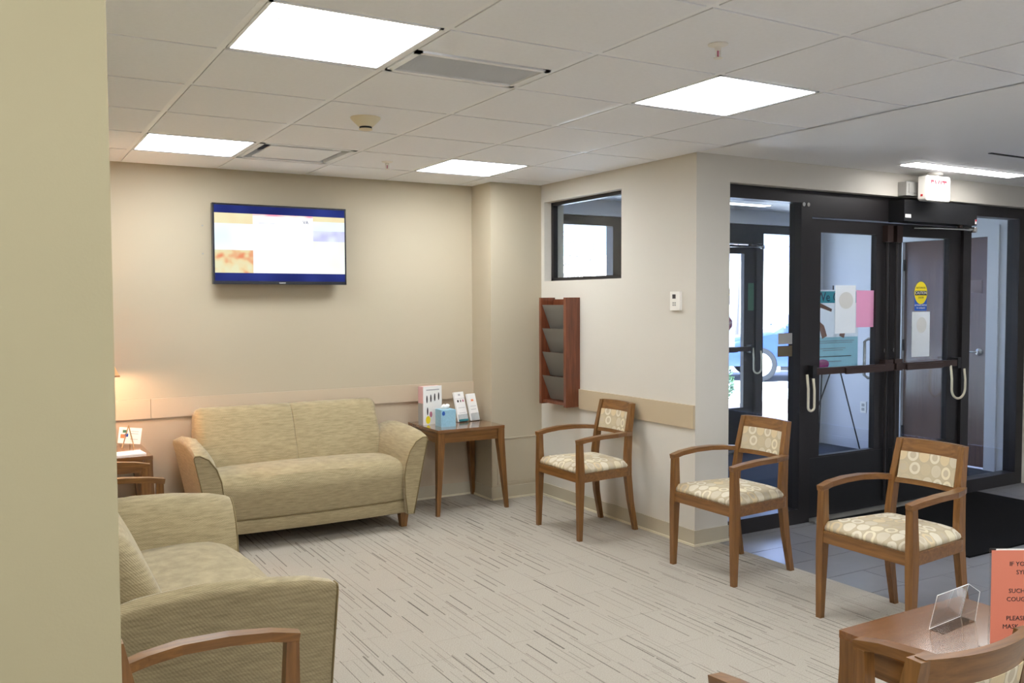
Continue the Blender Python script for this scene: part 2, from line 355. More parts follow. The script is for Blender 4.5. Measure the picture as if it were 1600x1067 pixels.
# walls
struct('wall_left', B((XMIN, XL, 1.22, YW + 0.14, 0, H + 0.1)), M['khaki'], 'khaki painted wall corner close to camera on left', 'wall', bev=0.006)
struct('wall_back', B((XL, XR2, YW, YW + 0.14, 0, H + 0.1)), M['tan'], 'tan wall carrying the television', 'wall')
obj('lamp_warmed_panel', B((XL, XP, YW - 0.003, YW, 0, 0.775)), M['lower'], bpy.data.objects['wall_back'])  # warm lamp glow below the rail, painted as a thin layer
wr = struct('wall_right', B((XR, XR2, YD, 4.962, 0, H + 0.1), (XR, XR2, 5.955, YE, 0, H + 0.1), (XR, XR2, 4.962, 5.955, 0, 1.70), (XR, XR2, 4.962, 5.955, 2.318, H + 0.1)), M['cream'], 'cream wall with small high window and magazine rack', 'wall')
struct('wall_entry', B((XR2, 4.065, YD, YD + 0.18, 0, H + 0.1), (4.065, 7.46, YD, YD + 0.18, 2.292, H + 0.1), (7.46, XMAX, YD, YD + 0.18, 0, H + 0.1)), M['cream'], 'cream wall framing the dark glass entrance doors', 'wall')
pil = struct('wall_pilaster', B((XP, XR, YP, YW, 0, H + 0.1)), M['tan'], 'tan boxed-out column in the corner beside the magazine rack', 'column')
obj('access_panel', B((3.40, 3.715, YP - 0.004, YP, 0.135, 0.46)), M['tan'], pil, bev=0.0015, seg=1)
obj('access_panel_frame', B((3.375, 3.385, YP - 0.006, YP, 0.115, 0.48), (3.73, 3.74, YP - 0.006, YP, 0.115, 0.48), (3.375, 3.74, YP - 0.006, YP, 0.47, 0.48), (3.375, 3.74, YP - 0.006, YP, 0.115, 0.125)), M['tan'], pil)
struct('wall_exterior', B((XR2, 4.27, YE, YE + 0.16, 0, H + 0.1), (4.27, 7.64, YE, YE + 0.16, 2.315, H + 0.1), (7.64, XV + 0.15, YE, YE + 0.16, 0, H + 0.1)), M['vest_wall'], 'white wall around the outer entrance doors of vestibule', 'wall')
vw = struct('wall_vestibule', B((XV, XV + 0.15, YD + 0.18, 4.74, 0, H + 0.1), (XV, XV + 0.15, 5.64, YE, 0, H + 0.1), (XV, XV + 0.15, 4.74, 5.64, 2.13, H + 0.1)), M['vest_wall'], 'white side wall of vestibule holding the brown door', 'wall')
struct('wall_far_right', B((XMAX, XMAX + 0.15, YMIN, YD + 0.18, 0, H + 0.1)), M['rear'], 'white light-bouncing wall outside the frame on far right', 'wall')
struct('wall_rear', B((XMIN, XMAX, YMIN - 0.15, YMIN, 0, H + 0.1)), M['rear'], 'white light-bouncing wall behind the camera', 'wall')
struct('wall_rear_left', B((XMIN - 0.15, XMIN, YMIN, 1.22, 0, H + 0.1)), M['rear'], 'white light-bouncing wall behind the camera on left', 'wall')

# baseboards
def baseboard(name, x0, x1, y0, y1, label):
    o = struct(name, B((x0, x1, y0, y1, 0.0, 0.10)), M['base'], label, 'baseboard', bev=0.002, seg=1)
    dx = 0.008
    along_x = abs(x1 - x0) > abs(y1 - y0)
    obj('toe_lip', B((x0, x1, y0 - dx, y1, 0.0, 0.014)) if along_x else B((x0 - dx, x1, y0 - (dx if name == 'baseboard_right' else 0), y1, 0.0, 0.014)), M['base_lip'], o)
    return o
baseboard('baseboard_back', XL, XP - 0.008, YW - 0.008, YW, 'taupe vinyl base along the television wall')
baseboard('baseboard_pilaster_side', XP - 0.008, XP, YP - 0.008, YW - 0.008, 'taupe vinyl base on side of corner column')
baseboard('baseboard_pilaster', XP, XR - 0.008, YP - 0.008, YP, 'taupe vinyl base on front of corner column')
baseboard('baseboard_right', XR - 0.008, XR, YD - 0.008, YP, 'taupe vinyl base along the cream wall')
baseboard('baseboard_entry', XR, 4.066, YD - 0.008, YD, 'short taupe vinyl base at the cream wall corner')
struct('baseboard_vestibule', B((XV - 0.01, XV, 5.72, YE, 0, 0.10)), M['vest_wall'], 'pale base along the vestibule side wall', 'baseboard')

# chair rails
rb = struct('trim_1', B((XL, 0.905, YW - 0.016, YW - 0.003, 0.775, 0.905)), M['rail_light'], 'light protective rail board behind the olive loveseat', 'rail', bev=0.003, seg=1)
obj('rail_board', B((0.908, XP, YW - 0.016, YW - 0.003, 0.775, 0.905)), M['rail_light'], rb, bev=0.003, seg=1)
struct('trim_2', B((XR - 0.016, XR, YD + 0.002, 5.46, 0.742, 0.888)), M['rail_tan'], 'tan protective rail on cream wall beside magazine rack', 'rail', bev=0.003, seg=1)

# ceiling
ceil = struct('ceiling', B((XMIN, XMAX, YMIN, YE + 0.15, H + 0.06, H + 0.12)), M['drywall'], 'white ceiling of square lay-in tiles with a drywall strip by the doors', 'ceiling')
RY = Y0 - 2*CELL
obj('drywall_panel', B((XR + 0.006, XMAX, YMIN, YE, H, H + 0.05)), M['drywall'], ceil)
obj('rear_panel', B((XMIN, XR + 0.006, YMIN, RY - 0.012, H, H + 0.05)), M['tile_ceiling'], ceil)
xs = [X0 + i*CELL for i in range(-1, 6)]; xs[0] = XL; ys = [Y0 + j*CELL for j in range(-2, 7)]; ys[-1] = YW
for i, xx in enumerate(xs):
    obj('grid_bar', B((xx - 0.012, xx + 0.012, ys[0], YW, H, H + 0.03)), M['grid'], ceil)
bars = {}
for yy in ys:
    for i in range(6): 
        key = round(xs[i+1]-xs[i], 4)
        if key not in bars: bars[key] = obj('cross_bar', B((0.012, key - 0.012, -0.012, 0.012, 0, 0.03)), M['grid'], ceil, loc=(xs[i], yy, H))
        else: inst(bars[key], ceil, (xs[i], yy, H))
LIGHTS = {(0, 0), (3, 0), (0, 4), (3, 4)}; VENT = (1, 4); GRILLE = (1, 0)
tiles = {}
for i in range(-1, 5):
    for j in range(-2, 6):
        if (i, j) in LIGHTS or (i, j) in (VENT, GRILLE): continue
        xa, xb, ya, yb = xs[i+1], xs[i+2], ys[j+2], ys[j+3]
        key = (round(xb-xa, 3), round(yb-ya, 3)); g = 0.0145
        if key not in tiles: tiles[key] = obj('ceiling_tile', B((g, key[0]-g, g, key[1]-g, -0.003, 0.02)), M['tile_ceiling'], ceil, bev=0.002, seg=1, loc=(xa, ya, H))
        else: inst(tiles[key], ceil, (xa, ya, H))
obj('ceiling_tile', B((xs[2]+0.0145, xs[3]-0.0145, ys[2]+0.0145, 3.0, H-0.003, H+0.02)), M['tile_ceiling'], ceil, bev=0.002, seg=1)

def troffer(x, y, label):
    t = empty('ceiling_light', (x, y, H)); tag(t, label, 'ceiling light', 'square troffer lights')
    a = CELL/2 - 0.013
    obj('frame', B((-a, a, -a, -a+0.012, -0.004, 0.03), (-a, a, a-0.012, a, -0.004, 0.03), (-a, -a+0.012, -a, a, -0.004, 0.03), (a-0.012, a, -a, a, -0.004, 0.03)), M['grid'], t)
    obj('diffuser', B((-a+0.012, a-0.012, -a+0.012, a-0.012, 0.0, 0.01)), M['lamp_light'], t)
    bm = bmesh.new(); tube(bm, [(-0.12 + 0.1*math.cos(q), -0.14 + 0.1*math.sin(q), -0.001) for q in [2*PI*k/32 for k in range(32)]], 0.003, 6, True)
    obj('lens_ring', bm, M['white'], t)
    return t
ctr = lambda i, j: (X0 + (i+0.5)*CELL, Y0 + (j+0.5)*CELL)
troffer(*ctr(0, 0), 'large bright square ceiling light nearest the left wall corner')
troffer(*ctr(3, 0), 'bright square ceiling light below the near sprinkler head')
troffer(*ctr(0, 4), 'bright square ceiling light above the left end of the television')
troffer(*ctr(3, 4), 'bright square ceiling light near the corner column')
for k, (i, j) in enumerate(((0, -4), (3, -4), (-3, -4), (0, -8), (3, -8), (6, -4), (9, -4), (6, -8))):  # extra troffers out of view, added to light the room
    t = troffer(*ctr(i, j), 'extra unseen square ceiling light added behind the camera')
    t.location.z = H - 0.012

# return grille, diffuser, smoke detector, sprinklers
xa, xb = xs[2], xs[3]
t = tag(empty('return_grille', ((xa+xb)/2, 3.165, H)), 'grey louvred return air grille beside the large ceiling light', 'air vent')
a, b = 0.29, 0.152
obj('frame', B((-a, a, -b, -b+0.025, -0.007, 0.02), (-a, a, b-0.025, b, -0.007, 0.02), (-a, -a+0.025, -b, b, -0.007, 0.02), (a-0.025, a, -b, b, -0.007, 0.02)), M['grid'], t, bev=0.002, seg=1)
obj('backing', B((-a+0.02, a-0.02, -b+0.02, b-0.02, 0.018, 0.022)), M['grey_plastic'], t)
sl = None
for k in range(26):
    p = (0, -b + 0.03 + k*0.0097, 0)
    if sl is None:
        bm = bmesh.new(); hexa(bm, [(-a+0.025, 0, -0.002), (a-0.025, 0, -0.002), (a-0.025, 0.0016, -0.002), (-a+0.025, 0.0016, -0.002)], [(-a+0.025, 0.006, 0.012), (a-0.025, 0.006, 0.012), (a-0.025, 0.0076, 0.012), (-a+0.025, 0.0076, 0.012)])
        sl = obj('slat', bm, M['grid'], t, loc=p)
    else: inst(sl, t, p)
cx, cy = ctr(*VENT)
t = tag(empty('supply_diffuser', (cx, cy, H)), 'white square supply diffuser with dark recessed gap above the television', 'air vent')
a = 0.292
obj('frame', B((-a, a, -a, -a+0.03, -0.003, 0.05), (-a, a, a-0.03, a, -0.003, 0.05), (-a, -a+0.03, -a, a, -0.003, 0.05), (a-0.03, a, -a, a, -0.003, 0.05)), M['grid'], t, bev=0.002, seg=1)
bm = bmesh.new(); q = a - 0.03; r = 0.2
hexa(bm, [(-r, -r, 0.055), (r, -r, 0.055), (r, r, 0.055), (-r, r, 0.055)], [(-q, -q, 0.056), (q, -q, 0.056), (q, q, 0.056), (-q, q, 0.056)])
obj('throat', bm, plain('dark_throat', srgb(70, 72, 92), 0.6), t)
obj('plaque', B((-0.215, 0.215, -0.215, 0.215, -0.002, 0.004)), M['grid'], t, bev=0.002, seg=1)
t = tag(empty('smoke_detector', (1.634, 4.22, H)), 'ivory cone shaped smoke detector on ceiling tile', 'smoke detector')
bm = bmesh.new(); lathe(bm, [(0.075, 0), (0.075, -0.008), (0.066, -0.018), (0.034, -0.048)]); obj('body', bm, M['ivory'], t, smooth=True)
bm = bmesh.new(); lathe(bm, [(0.031, -0.048), (0.031, -0.058)]); obj('sensor_band', bm, M['black'], t, smooth=True)
bm = bmesh.new(); lathe(bm, [(0.034, -0.058), (0.034, -0.062), (0.028, -0.064)]); obj('cap', bm, M['ivory'], t, smooth=True)
def sprinkler(x, y, label):
    t = tag(empty('sprinkler_head', (x, y, H)), label, 'sprinkler', 'ceiling sprinklers')
    bm = bmesh.new(); lathe(bm, [(0.036, -0.002), (0.036, -0.006), (0.014, -0.012)]); obj('escutcheon', bm, M['white'], t, smooth=True)
    bm = bmesh.new(); lathe(bm, [(0.012, -0.01), (0.012, -0.02), (0.006, -0.022), (0.006, -0.026)]); tube(bm, [(0.011, 0, -0.02), (0.011, 0, -0.044), (0, 0, -0.052)], 0.002, 6); tube(bm, [(-0.011, 0, -0.02), (-0.011, 0, -0.044), (0, 0, -0.052)], 0.002, 6); obj('body', bm, M['white'], t)
    bm = bmesh.new(); lathe(bm, [(0.004, -0.024), (0.004, -0.046)], 10); obj('glass_bulb', bm, M['redprint'], t)
    bm = bmesh.new(); lathe(bm, [(0.016, -0.051), (0.016, -0.053)]); obj('deflector', bm, M['white'], t)
sprinkler(2.267, 2.409, 'near ceiling sprinkler head beyond the top edge tiles'); sprinkler(2.262, 5.466, 'small far ceiling sprinkler head above the television')

# linear ceiling light and slot by the doors
t = tag(empty('linear_light', (5.975, 3.86, H)), 'long glowing linear ceiling light by the exit sign', 'ceiling light')
obj('diffuser', B((-0.62, 0.62, -0.06, 0.06, -0.008, -0.002)), M['linear_light'], t, bev=0.003, seg=1)
obj('housing', B((-0.64, 0.64, -0.072, 0.072, -0.003, 0.02)), M['white'], t)
tag(obj('slot_diffuser', B((5.42, 6.6, 3.325, 3.35, H - 0.004, H + 0.02)), M['black']), 'thin black slot diffuser in the drywall ceiling', 'air vent')
t = tag(empty('linear_light', (5.9, 6.24, H)), 'long linear ceiling light inside the vestibule', 'ceiling light')
obj('diffuser', B((-0.62, 0.62, -0.05, 0.05, -0.008, -0.002)), M['vest_light'], t, bev=0.003, seg=1)
obj('housing', B((-0.64, 0.64, -0.062, 0.062, -0.003, 0.02)), M['white'], t)

# ------------------------------------------------------------------ interior window
w1 = struct('window_1', B((3.850, 3.893, 4.962, 4.992, 1.70, 2.318), (3.850, 3.893, 5.925, 5.955, 1.70, 2.318), (3.850, 3.893, 4.962, 5.955, 1.70, 1.727), (3.850, 3.893, 4.962, 5.955, 2.291, 2.318)), M['bronze'], 'small high window with dark frame in cream wall', 'window', bev=0.002, seg=1)
obj('pane', B((3.868, 3.874, 4.99, 5.927, 1.725, 2.293)), M['glass'], w1)

# ------------------------------------------------------------------ storefront frames and doors
def storefront(off_x, y, top, label_frame, n0, names, outer=False):
    """frame posts at the measured spans, two leaves, two side panes. y = front face, 0.11 deep"""
    d = 0.105; X = lambda v: v + off_x
    f = empty('trim_%d' % n0, (X(4.07), y, 0)); tag(f, label_frame, 'door frame', None, 'structure')
    loc = (-X(4.07), -y, 0)
    def part(nm, bx, mat=M['bronze'], bev=0.003, par=f):
        o = obj(nm, B(*bx), mat, par, bev=bev, seg=1); o.location = loc; return o
    for a, b in ((4.066, 4.10), (4.78, 4.885), (6.60, 6.70), (7.36, 7.459)): part('post', [(X(a), X(b), y, y+d, 0, top)])
    part('header', [(X(4.10), X(4.78), y, y+d, top-0.085, top)]); part('header', [(X(4.885), X(6.60), y, y+d, 2.115, top)]); part('header', [(X(6.70), X(7.36), y, y+d, top-0.085, top)])
    part('sill', [(X(4.10), X(4.78), y, y+d, 0.0, 0.10)]); part('sill', [(X(6.70), X(7.36), y, y+d, 0.0, 0.10)])
    part('threshold', [(X(4.885), X(6.60), y-0.055, y+d, 0.0, 0.014)], M['threshold'])
    for a, b in ((4.098, 4.782), (6.698, 7.362)): part('pane', [(X(a), X(b), y+0.05, y+0.056, 0.098, top-0.083)], M['glass'], 0)
    leaves = []
    for k, (a, b, hinge) in enumerate(((4.889, 5.737, -1), (5.743, 6.596, 1))):
        r = empty('door_%d' % (names[k][0]), (X((a+b)/2), y, 0)); tag(r, names[k][1], 'door', None, 'structure')
        ya, yb = y + 0.022, y + 0.068
        def lp(nm, bx, mat=M['bronze'], bev=0.003, par=r):
            o = obj(nm, B(*bx), mat, par, bev=bev, seg=1)
            o.location = (-X((a+b)/2), -y, 0) if par is r else (0, 0, 0); return o
        s1, s2 = (0.112, 0.147) if hinge < 0 else (0.132, 0.146)
        lp('stile', [(X(a), X(a+s1), ya, yb, 0.02, 2.105)]); lp('stile', [(X(b-s2), X(b), ya, yb, 0.02, 2.105)])
        lp('top_rail', [(X(a+s1), X(b-s2), ya, yb, 2.015, 2.105)]); lp('bottom_rail', [(X(a+s1), X(b-s2), ya, yb, 0.02, 0.45)])
        lp('kick_plate', [(X(a+0.015), X(b-0.05), ya-0.004, ya, 0.03, 0.44)], M['operator'], 0.0015)
        lp('pane', [(X(a+s1-0.004), X(b-s2+0.004), y+0.042, y+0.048, 0.448, 2.017)], M['glass'], 0)
        # push bar
        s = -1
        bar = lp('push_bar', [(X(a-0.02) if hinge < 0 else X(a+0.01), X(b-0.01) if hinge < 0 else X(b-0.08), ya-0.062, ya-0.024, 1.028, 1.075)], M['bronze_bar'], 0.006)
        pad = obj('push_pad', B((X(a+0.30), X(b-0.12), ya-0.074, ya-0.06, 1.022, 1.066)) if hinge < 0 else B((X(a+0.12), X(b-0.30), ya-0.074, ya-0.06, 1.022, 1.066)), M['bronze_bar'], bar, bev=0.004, seg=1)
        mx = b-0.05 if hinge < 0 else a+0.05
        lp('latch_case', [(X(mx-0.045), X(mx+0.045), ya-0.05, ya, 1.02, 1.105)], M['bronze_bar'], 0.006)
        hx = a-0.01 if hinge < 0 else b-0.09
        lp('bar_end_bracket', [(X(hx-0.02), X(hx+0.02), ya-0.066, ya, 1.01, 1.092)], M['operator'], 0.005)
        bm = bmesh.new(); tube(bm, [(X(mx), ya-0.02, 1.10), (X(mx), ya-0.02, 1.985)], 0.010, 8); tube(bm, [(X(mx), ya-0.02, 1.02), (X(mx), ya-0.02, 0.06)], 0.010, 8)
        o = obj('vertical_rod', bm, M['bronze'], r, smooth=True); o.location = (-X((a+b)/2), -y, 0)
        lp('top_latch', [(X(mx-0.032), X(mx+0.032), ya-0.045, ya, 1.965, 2.085)], M['bronze_bar'], 0.012)
        bm = bmesh.new(); q = X(mx)
        disc_y(bm, q, 1.17, ya-0.006, ya, 0.014, 0.014, 16); o = obj('lock_cylinder', bm, M['steel'], r); o.location = (-X((a+b)/2), -y, 0)
        # pull handle on the far side
        bm = bmesh.new(); hx2 = X(b-0.125) if hinge < 0 else X(a+0.125)
        tube(bm, [(hx2, yb, 0.97), (hx2, yb+0.03, 0.965), (hx2-0.01, yb+0.055, 0.985), (hx2-0.01, yb+0.055, 1.235), (hx2, yb+0.03, 1.255), (hx2, yb, 1.25)], 0.011, 8)
        o = obj('pull_handle', bm, M['steel'], r, smooth=True); o.location = (-X((a+b)/2), -y, 0)
        leaves.append(r)
    # operator box over right leaf
    ox = empty('door_operator', (X(6.33), y, 2.2)); 
    def op(nm, bm, mat, bev=0.0, smooth=False):
        o = obj(nm, bm, mat, ox, bev=bev, seg=2, smooth=smooth); o.location = (-X(6.33), -y, -2.2); return o
    op('housing', B((X(5.69), X(6.56), y-0.13, y, 2.11, 2.262)), M['operator'], 0.004)
    if not outer:
        op('rating_label', B((X(5.70), X(5.765), y-0.1315, y-0.1295, 2.135, 2.16)), M['paper']); op('end_label', B((X(6.535), X(6.555), y-0.1315, y-0.1295, 2.12, 2.155)), M['paper'])
        t1 = op('exit_mark', B((X(6.536), X(6.554), y-0.133, y-0.131, 2.141, 2.154)), plain('red_mark', srgb(214, 40, 60), 0.5))
    bm = bmesh.new(); lathe(bm, [(0.02, 2.085), (0.02, 2.11)], 14, Matrix.Translation((X(6.44), y-0.07, 0))); op('spindle', bm, M['bronze_bar'], smooth=True)
    bm = bmesh.new(); tube(bm, [(X(5.95), y-0.02, 2.078), (X(6.15), y-0.075, 2.08), (X(6.59), y-0.09, 2.082)], 0.010, 8); op('arm', bm, M['steel'], smooth=True)
    bm = bmesh.new(); lathe(bm, [(0.018, 2.06), (0.022, 2.066), (0.022, 2.094), (0.018, 2.10)], 14, Matrix.Translation((X(6.59), y-0.09, 0))); op('arm_pivot', bm, M['steel'], smooth=True)
    return f, leaves, ox
YF = 4.262
f1, lv1, op1 = storefront(0.0, YF, 2.29, 'dark bronze frame around the inner double doors', 3, ((1, 'left glass leaf of inner double door with taped papers'), (2, 'right glass leaf of inner double door under the operator box')))
tag(op1, 'long black automatic door operator box under the exit sign', 'door operator')
f2, lv2, op2 = storefront(0.175, YE + 0.02, 2.312, 'dark frame around the outer doors beyond the vestibule', 4, ((3, 'left glass leaf of outer doors behind the cream wall'), (4, 'outer glass door leaf with faded stop notice')), True)
tag(op2, 'dark door operator box above the outer doors', 'door operator')
for xx in (4.80, 4.845):
    bm = bmesh.new(); disc_y(bm, xx, 2.195, YF - 0.004, YF, 0.014, 0.014, 14); o = obj('bolt_head', bm, M['steel'], f1); o.location = (-4.07, -YF, 0)

# cords hanging from the push bars
def cord(x, y, z, w, h, label, lean=0.0):
    bm = bmesh.new(); pts = []
    for k in range(17):
        a = PI * k/16; pts.append((x - w/2*math.cos(a), y, z - h + w*0.45 - w*0.45*math.sin(a)))
    pts = [(x - w/2 + lean, y + 0.012, z)] + [(x - w/2 + lean*0.5, y, z - h*0.4)] + pts + [(x + w/2, y, z - h*0.45), (x + w/2 - lean, y + 0.01, z - h*0.12)]
    tube(bm, pts, 0.009, 8)
    tag(obj('cord_loop', bm, M['cord'], smooth='all'), label, 'cord', 'cord loops on push bars')
cord(4.838, YF - 0.05, 1.035, 0.06, 0.25, 'narrow cream cord loop at the left end of the inner push bars')
cord(6.49, YF - 0.05, 1.035, 0.17, 0.26, 'wide cream cord loop at the right end of the inner push bars')
cord(6.77 - 0.02, YE - 0.03, 1.06, 0.11, 0.26, 'cream cord loop on the outer door seen through side glass')

# papers, stickers and a painted reflection on the glass (front of pane)
PY = YF + 0.0405
def sheet(name, x0, x1, z0, z1, mat, label, cat='notice', y=PY): return tag(obj(name, B((x0, x1, y - 0.001, y, z0, z1)), mat), label, cat)
p = sheet('notice_sheet', 5.175, 5.392, 1.305, 1.648, M['thin_white'], 'tall white sheet taped to left inner door beside the pink one')
bm = bmesh.new(); disc_y(bm, 5.29, 1.54, PY-0.0016, PY-0.001, 0.075, 0.06); obj('faint_seal', bm, plain('faint_seal_print', srgb(230, 228, 222), 0.7), p)
sheet('notice_sheet', 5.400, 5.615, 1.345, 1.612, M['thin_pink'], 'bright pink sheet taped to the left inner door')
p = sheet('notice_sheet', 6.035, 6.25, 1.107, 1.452, M['thin_white'], 'white sheet taped to right inner door below the caution sticker')
bm = bmesh.new(); disc_y(bm, 6.15, 1.35, PY-0.0016, PY-0.001, 0.06, 0.06); obj('faint_seal', bm, bpy.data.materials['faint_seal_print'], p)
def caution(x, z, y, label):
    t = tag(empty('caution_sticker', (x, y, z)), label, 'sticker')
    obj('blue_label', B((-0.072, 0.072, -0.001, 0, -0.105, 0.01)), M['blue'], t)
    bm = bmesh.new(); disc_y(bm, 0, 0.03, -0.0018, -0.001, 0.076, 0.086); obj('yellow_oval', bm, M['yellow'], t)
    obj('black_band', B((-0.07, 0.07, -0.0026, -0.0018, 0.012, 0.046)), M['black'], t)
    text('lettering', 'AUTOMATIC', 0.02, M['ink'], t, (0, -0.0022, 0.068), (1, 0, 0), (0, 0, 1)); text('lettering', 'CAUTION', 0.032, M['paper'], t, (0, -0.003, 0.029), (1, 0, 0), (0, 0, 1), sx=0.95)
    text('lettering', 'DOOR', 0.022, M['ink'], t, (0, -0.0022, -0.006), (1, 0, 0), (0, 0, 1)); text('lettering', 'ACTIVATE SWITCH', 0.017, M['paper'], t, (0, -0.0022, -0.064), (1, 0, 0), (0, 0, 1)); text('lettering', 'TO OPERATE', 0.018, M['paper'], t, (0, -0.0022, -0.086), (1, 0, 0), (0, 0, 1))
caution(6.135, 1.565, PY, 'yellow and blue caution sticker on the right inner door')
caution(6.375, 1.60, YE + 0.06, 'yellow caution sticker on the outer door seen through side glass')
p = sheet('notice_sheet', 6.30, 6.52, 1.06, 1.42, M['thin_white'], 'pale notice with faded red octagon on the outer door', y=YE + 0.06)
bm = bmesh.new(); loft(bm, [[(6.41 + 0.075*math.cos(PI/8 + k*PI/4), yy, 1.31 + 0.075*math.sin(PI/8 + k*PI/4)) for k in range(8)] for yy in (YE+0.058, YE+0.059)]); obj('octagon', bm, M['redprint'], p)
text('lettering', 'STOP', 0.055, M['paper'], p, (6.41, YE+0.0575, 1.31), (1, 0, 0), (0, 0, 1), sx=0.9)
sheet('button_reflection', 4.62, 4.755, 1.243, 1.318, M['grey_plastic'], 'small light grey patch for a push-button reflection on the side glass beside the door post', y=YF + 0.049)  # flat patches standing in for a push button reflected in the glass
sheet('button_reflection', 4.615, 4.755, 1.158, 1.232, plain('olive_reflection', srgb(104, 92, 70), 0.5), 'small olive brown patch of the push-button reflection below the grey one on side glass', y=YF + 0.049)
sheet('notice_sheet', 6.68, 6.76, 1.44, 1.72, M['green_print'], 'dark green notice on the stile of the outer door', y=YE + 0.041)

# ------------------------------------------------------------------ vestibule
t = tag(empty('door_5', (XV, 5.19, 0)), 'brown wooden door with lever handle in the vestibule wall', 'door', None, 'structure')
def vp(nm, bx, mat, par=t, **kw):
    o = obj(nm, B(*bx), mat, par, **kw); o.location = (-XV, -5.19, 0); return o
vp('leaf', [(XV + 0.02, XV + 0.065, 4.765, 5.625, 0.012, 2.105)], M['door_wood'], bev=0.002, seg=1)
vp('frame', [(XV - 0.02, XV + 0.10, 4.66, 4.765, 0, 2.205)], M['vest_wall'], bev=0.003, seg=1); vp('frame', [(XV - 0.02, XV + 0.10, 5.625, 5.70, 0, 2.205)], M['vest_wall'], bev=0.003, seg=1); vp('frame', [(XV - 0.02, XV + 0.10, 4.765, 5.625, 2.107, 2.205)], M['vest_wall'], bev=0.003, seg=1)
for z in (0.25, 1.1, 1.88): vp('hinge', [(XV - 0.004, XV + 0.022, 5.612, 5.632, z - 0.055, z + 0.055)], M['bronze'])
bm = bmesh.new(); lathe(bm, [(0.034, 0), (0.034, 0.012), (0.014, 0.018), (0.014, 0.05)], 18, Matrix.Translation((XV + 0.02, 4.845, 1.065)) @ Matrix.Rotation(-PI/2, 4, 'Y')); tube(bm, [(XV - 0.025, 4.845, 1.065), (XV - 0.032, 4.88, 1.066), (XV - 0.03, 4.965, 1.064)], [0.012, 0.011, 0.008], 10)
o = obj('lever_handle', bm, M['steel'], t, smooth=True); o.location = (-XV, -5.19, 0)
vp('peephole_plate', [(XV + 0.017, XV + 0.021, 5.14, 5.16, 1.86, 1.905)], M['steel'])
vp('room_sign', [(XV + 0.016, XV + 0.021, 4.83, 5.02, 1.60, 1.72)], plain('mauve_sign', srgb(120, 98, 100), 0.4))
t = tag(empty('wall_outlet', (XV, 6.07, 0.44)), 'white duplex power outlet low on the vestibule wall', 'outlet')
obj('cover_plate', B((-0.006, 0, -0.036, 0.036, -0.058, 0.058)), M['white'], t, bev=0.002, seg=1)
for z in (-0.022, 0.022): obj('socket', B((-0.008, -0.005, -0.017, 0.017, z - 0.015, z + 0.015)), M['grey_plastic'], t)
# poster on easel
t = tag(empty('poster_easel', (5.85, 4.88, 0)), 'teal poster of heart-shaped hands on a thin easel behind the left door', 'poster')
PX0, PX1, PZ0, PZ1 = -0.30, 0.30, 0.985, 1.625
obj('board', B((PX0, PX1, 0, 0.001, 1.245, 1.52), (PX0, PX1, 0, 0.001, PZ1 - 0.012, PZ1)), M['thin_white'], t); obj('header_band', B((PX0, PX1, 0, 0.001, 1.52, PZ1 - 0.012)), M['thin_teal'], t); obj('lower_band', B((PX0, PX1, 0, 0.001, PZ0, 1.245)), M['thin_aqua'], t)
text('lettering', 'We Care', 0.105, M['navy_print'], t, (0.0, -0.0014, 1.565), (1, 0, 0), (0, 0, 1))
bm = bmesh.new()
for s in (-1, 1):
    tube(bm, [(s*0.10, -0.001, 1.245), (s*0.13, -0.001, 1.32), (s*0.24, -0.001, 1.40), (s*0.25, -0.001, 1.46), (s*0.15, -0.001, 1.50), (s*0.02, -0.001, 1.46)], [0.03, 0.03, 0.022, 0.02, 0.018, 0.012], 8)
for v in bm.verts: v.co.y = -0.0009 + (v.co.y + 0.001)*0.015
obj('hands_print', bm, M['skin'], t)
for k, (z, w) in enumerate(((1.215, 0.5), (1.20, 0.46), (1.155, 0.3), (1.14, 0.24), (1.09, 0.44), (1.05, 0.2))): obj('text_line', B((-w/2, w/2, -0.0014, -0.0008, z - 0.003, z + 0.003)), M['ink_soft'] if k != 4 else M['ink'], t)
bm = bmesh.new(); disc_y(bm, -0.12, 1.03, -0.0016, -0.0008, 0.075, 0.04); hexa(bm, [(-0.18, -0.0016, 1.0), (-0.14, -0.0016, 1.0), (-0.17, -0.0016, 0.985)], [(-0.18, -0.0009, 1.0), (-0.14, -0.0009, 1.0), (-0.17, -0.0009, 0.985)]); obj('speech_bubble', bm, M['magenta'], t)
bm = bmesh.new(); tube(bm, [(0.02, 0.02, 1.66), (0.02, 0.02, 0.99)], 0.006, 6); obj('mast', bm, M['black'], t)
obj('ledge', B((-0.2, 0.2, -0.03, 0.03, 0.972, 0.985)), M['black'], t)
for q in ((0.32, -0.12), (-0.32, -0.12), (0.0, 0.42)):
    bm = bmesh.new(); tube(bm, [(0.10 if q[0] > 0 else (-0.10 if q[0] < 0 else 0.02), 0.02, 1.0), (q[0], q[1], 0.0)], 0.006, 6); obj('leg', bm, M['black'], t)

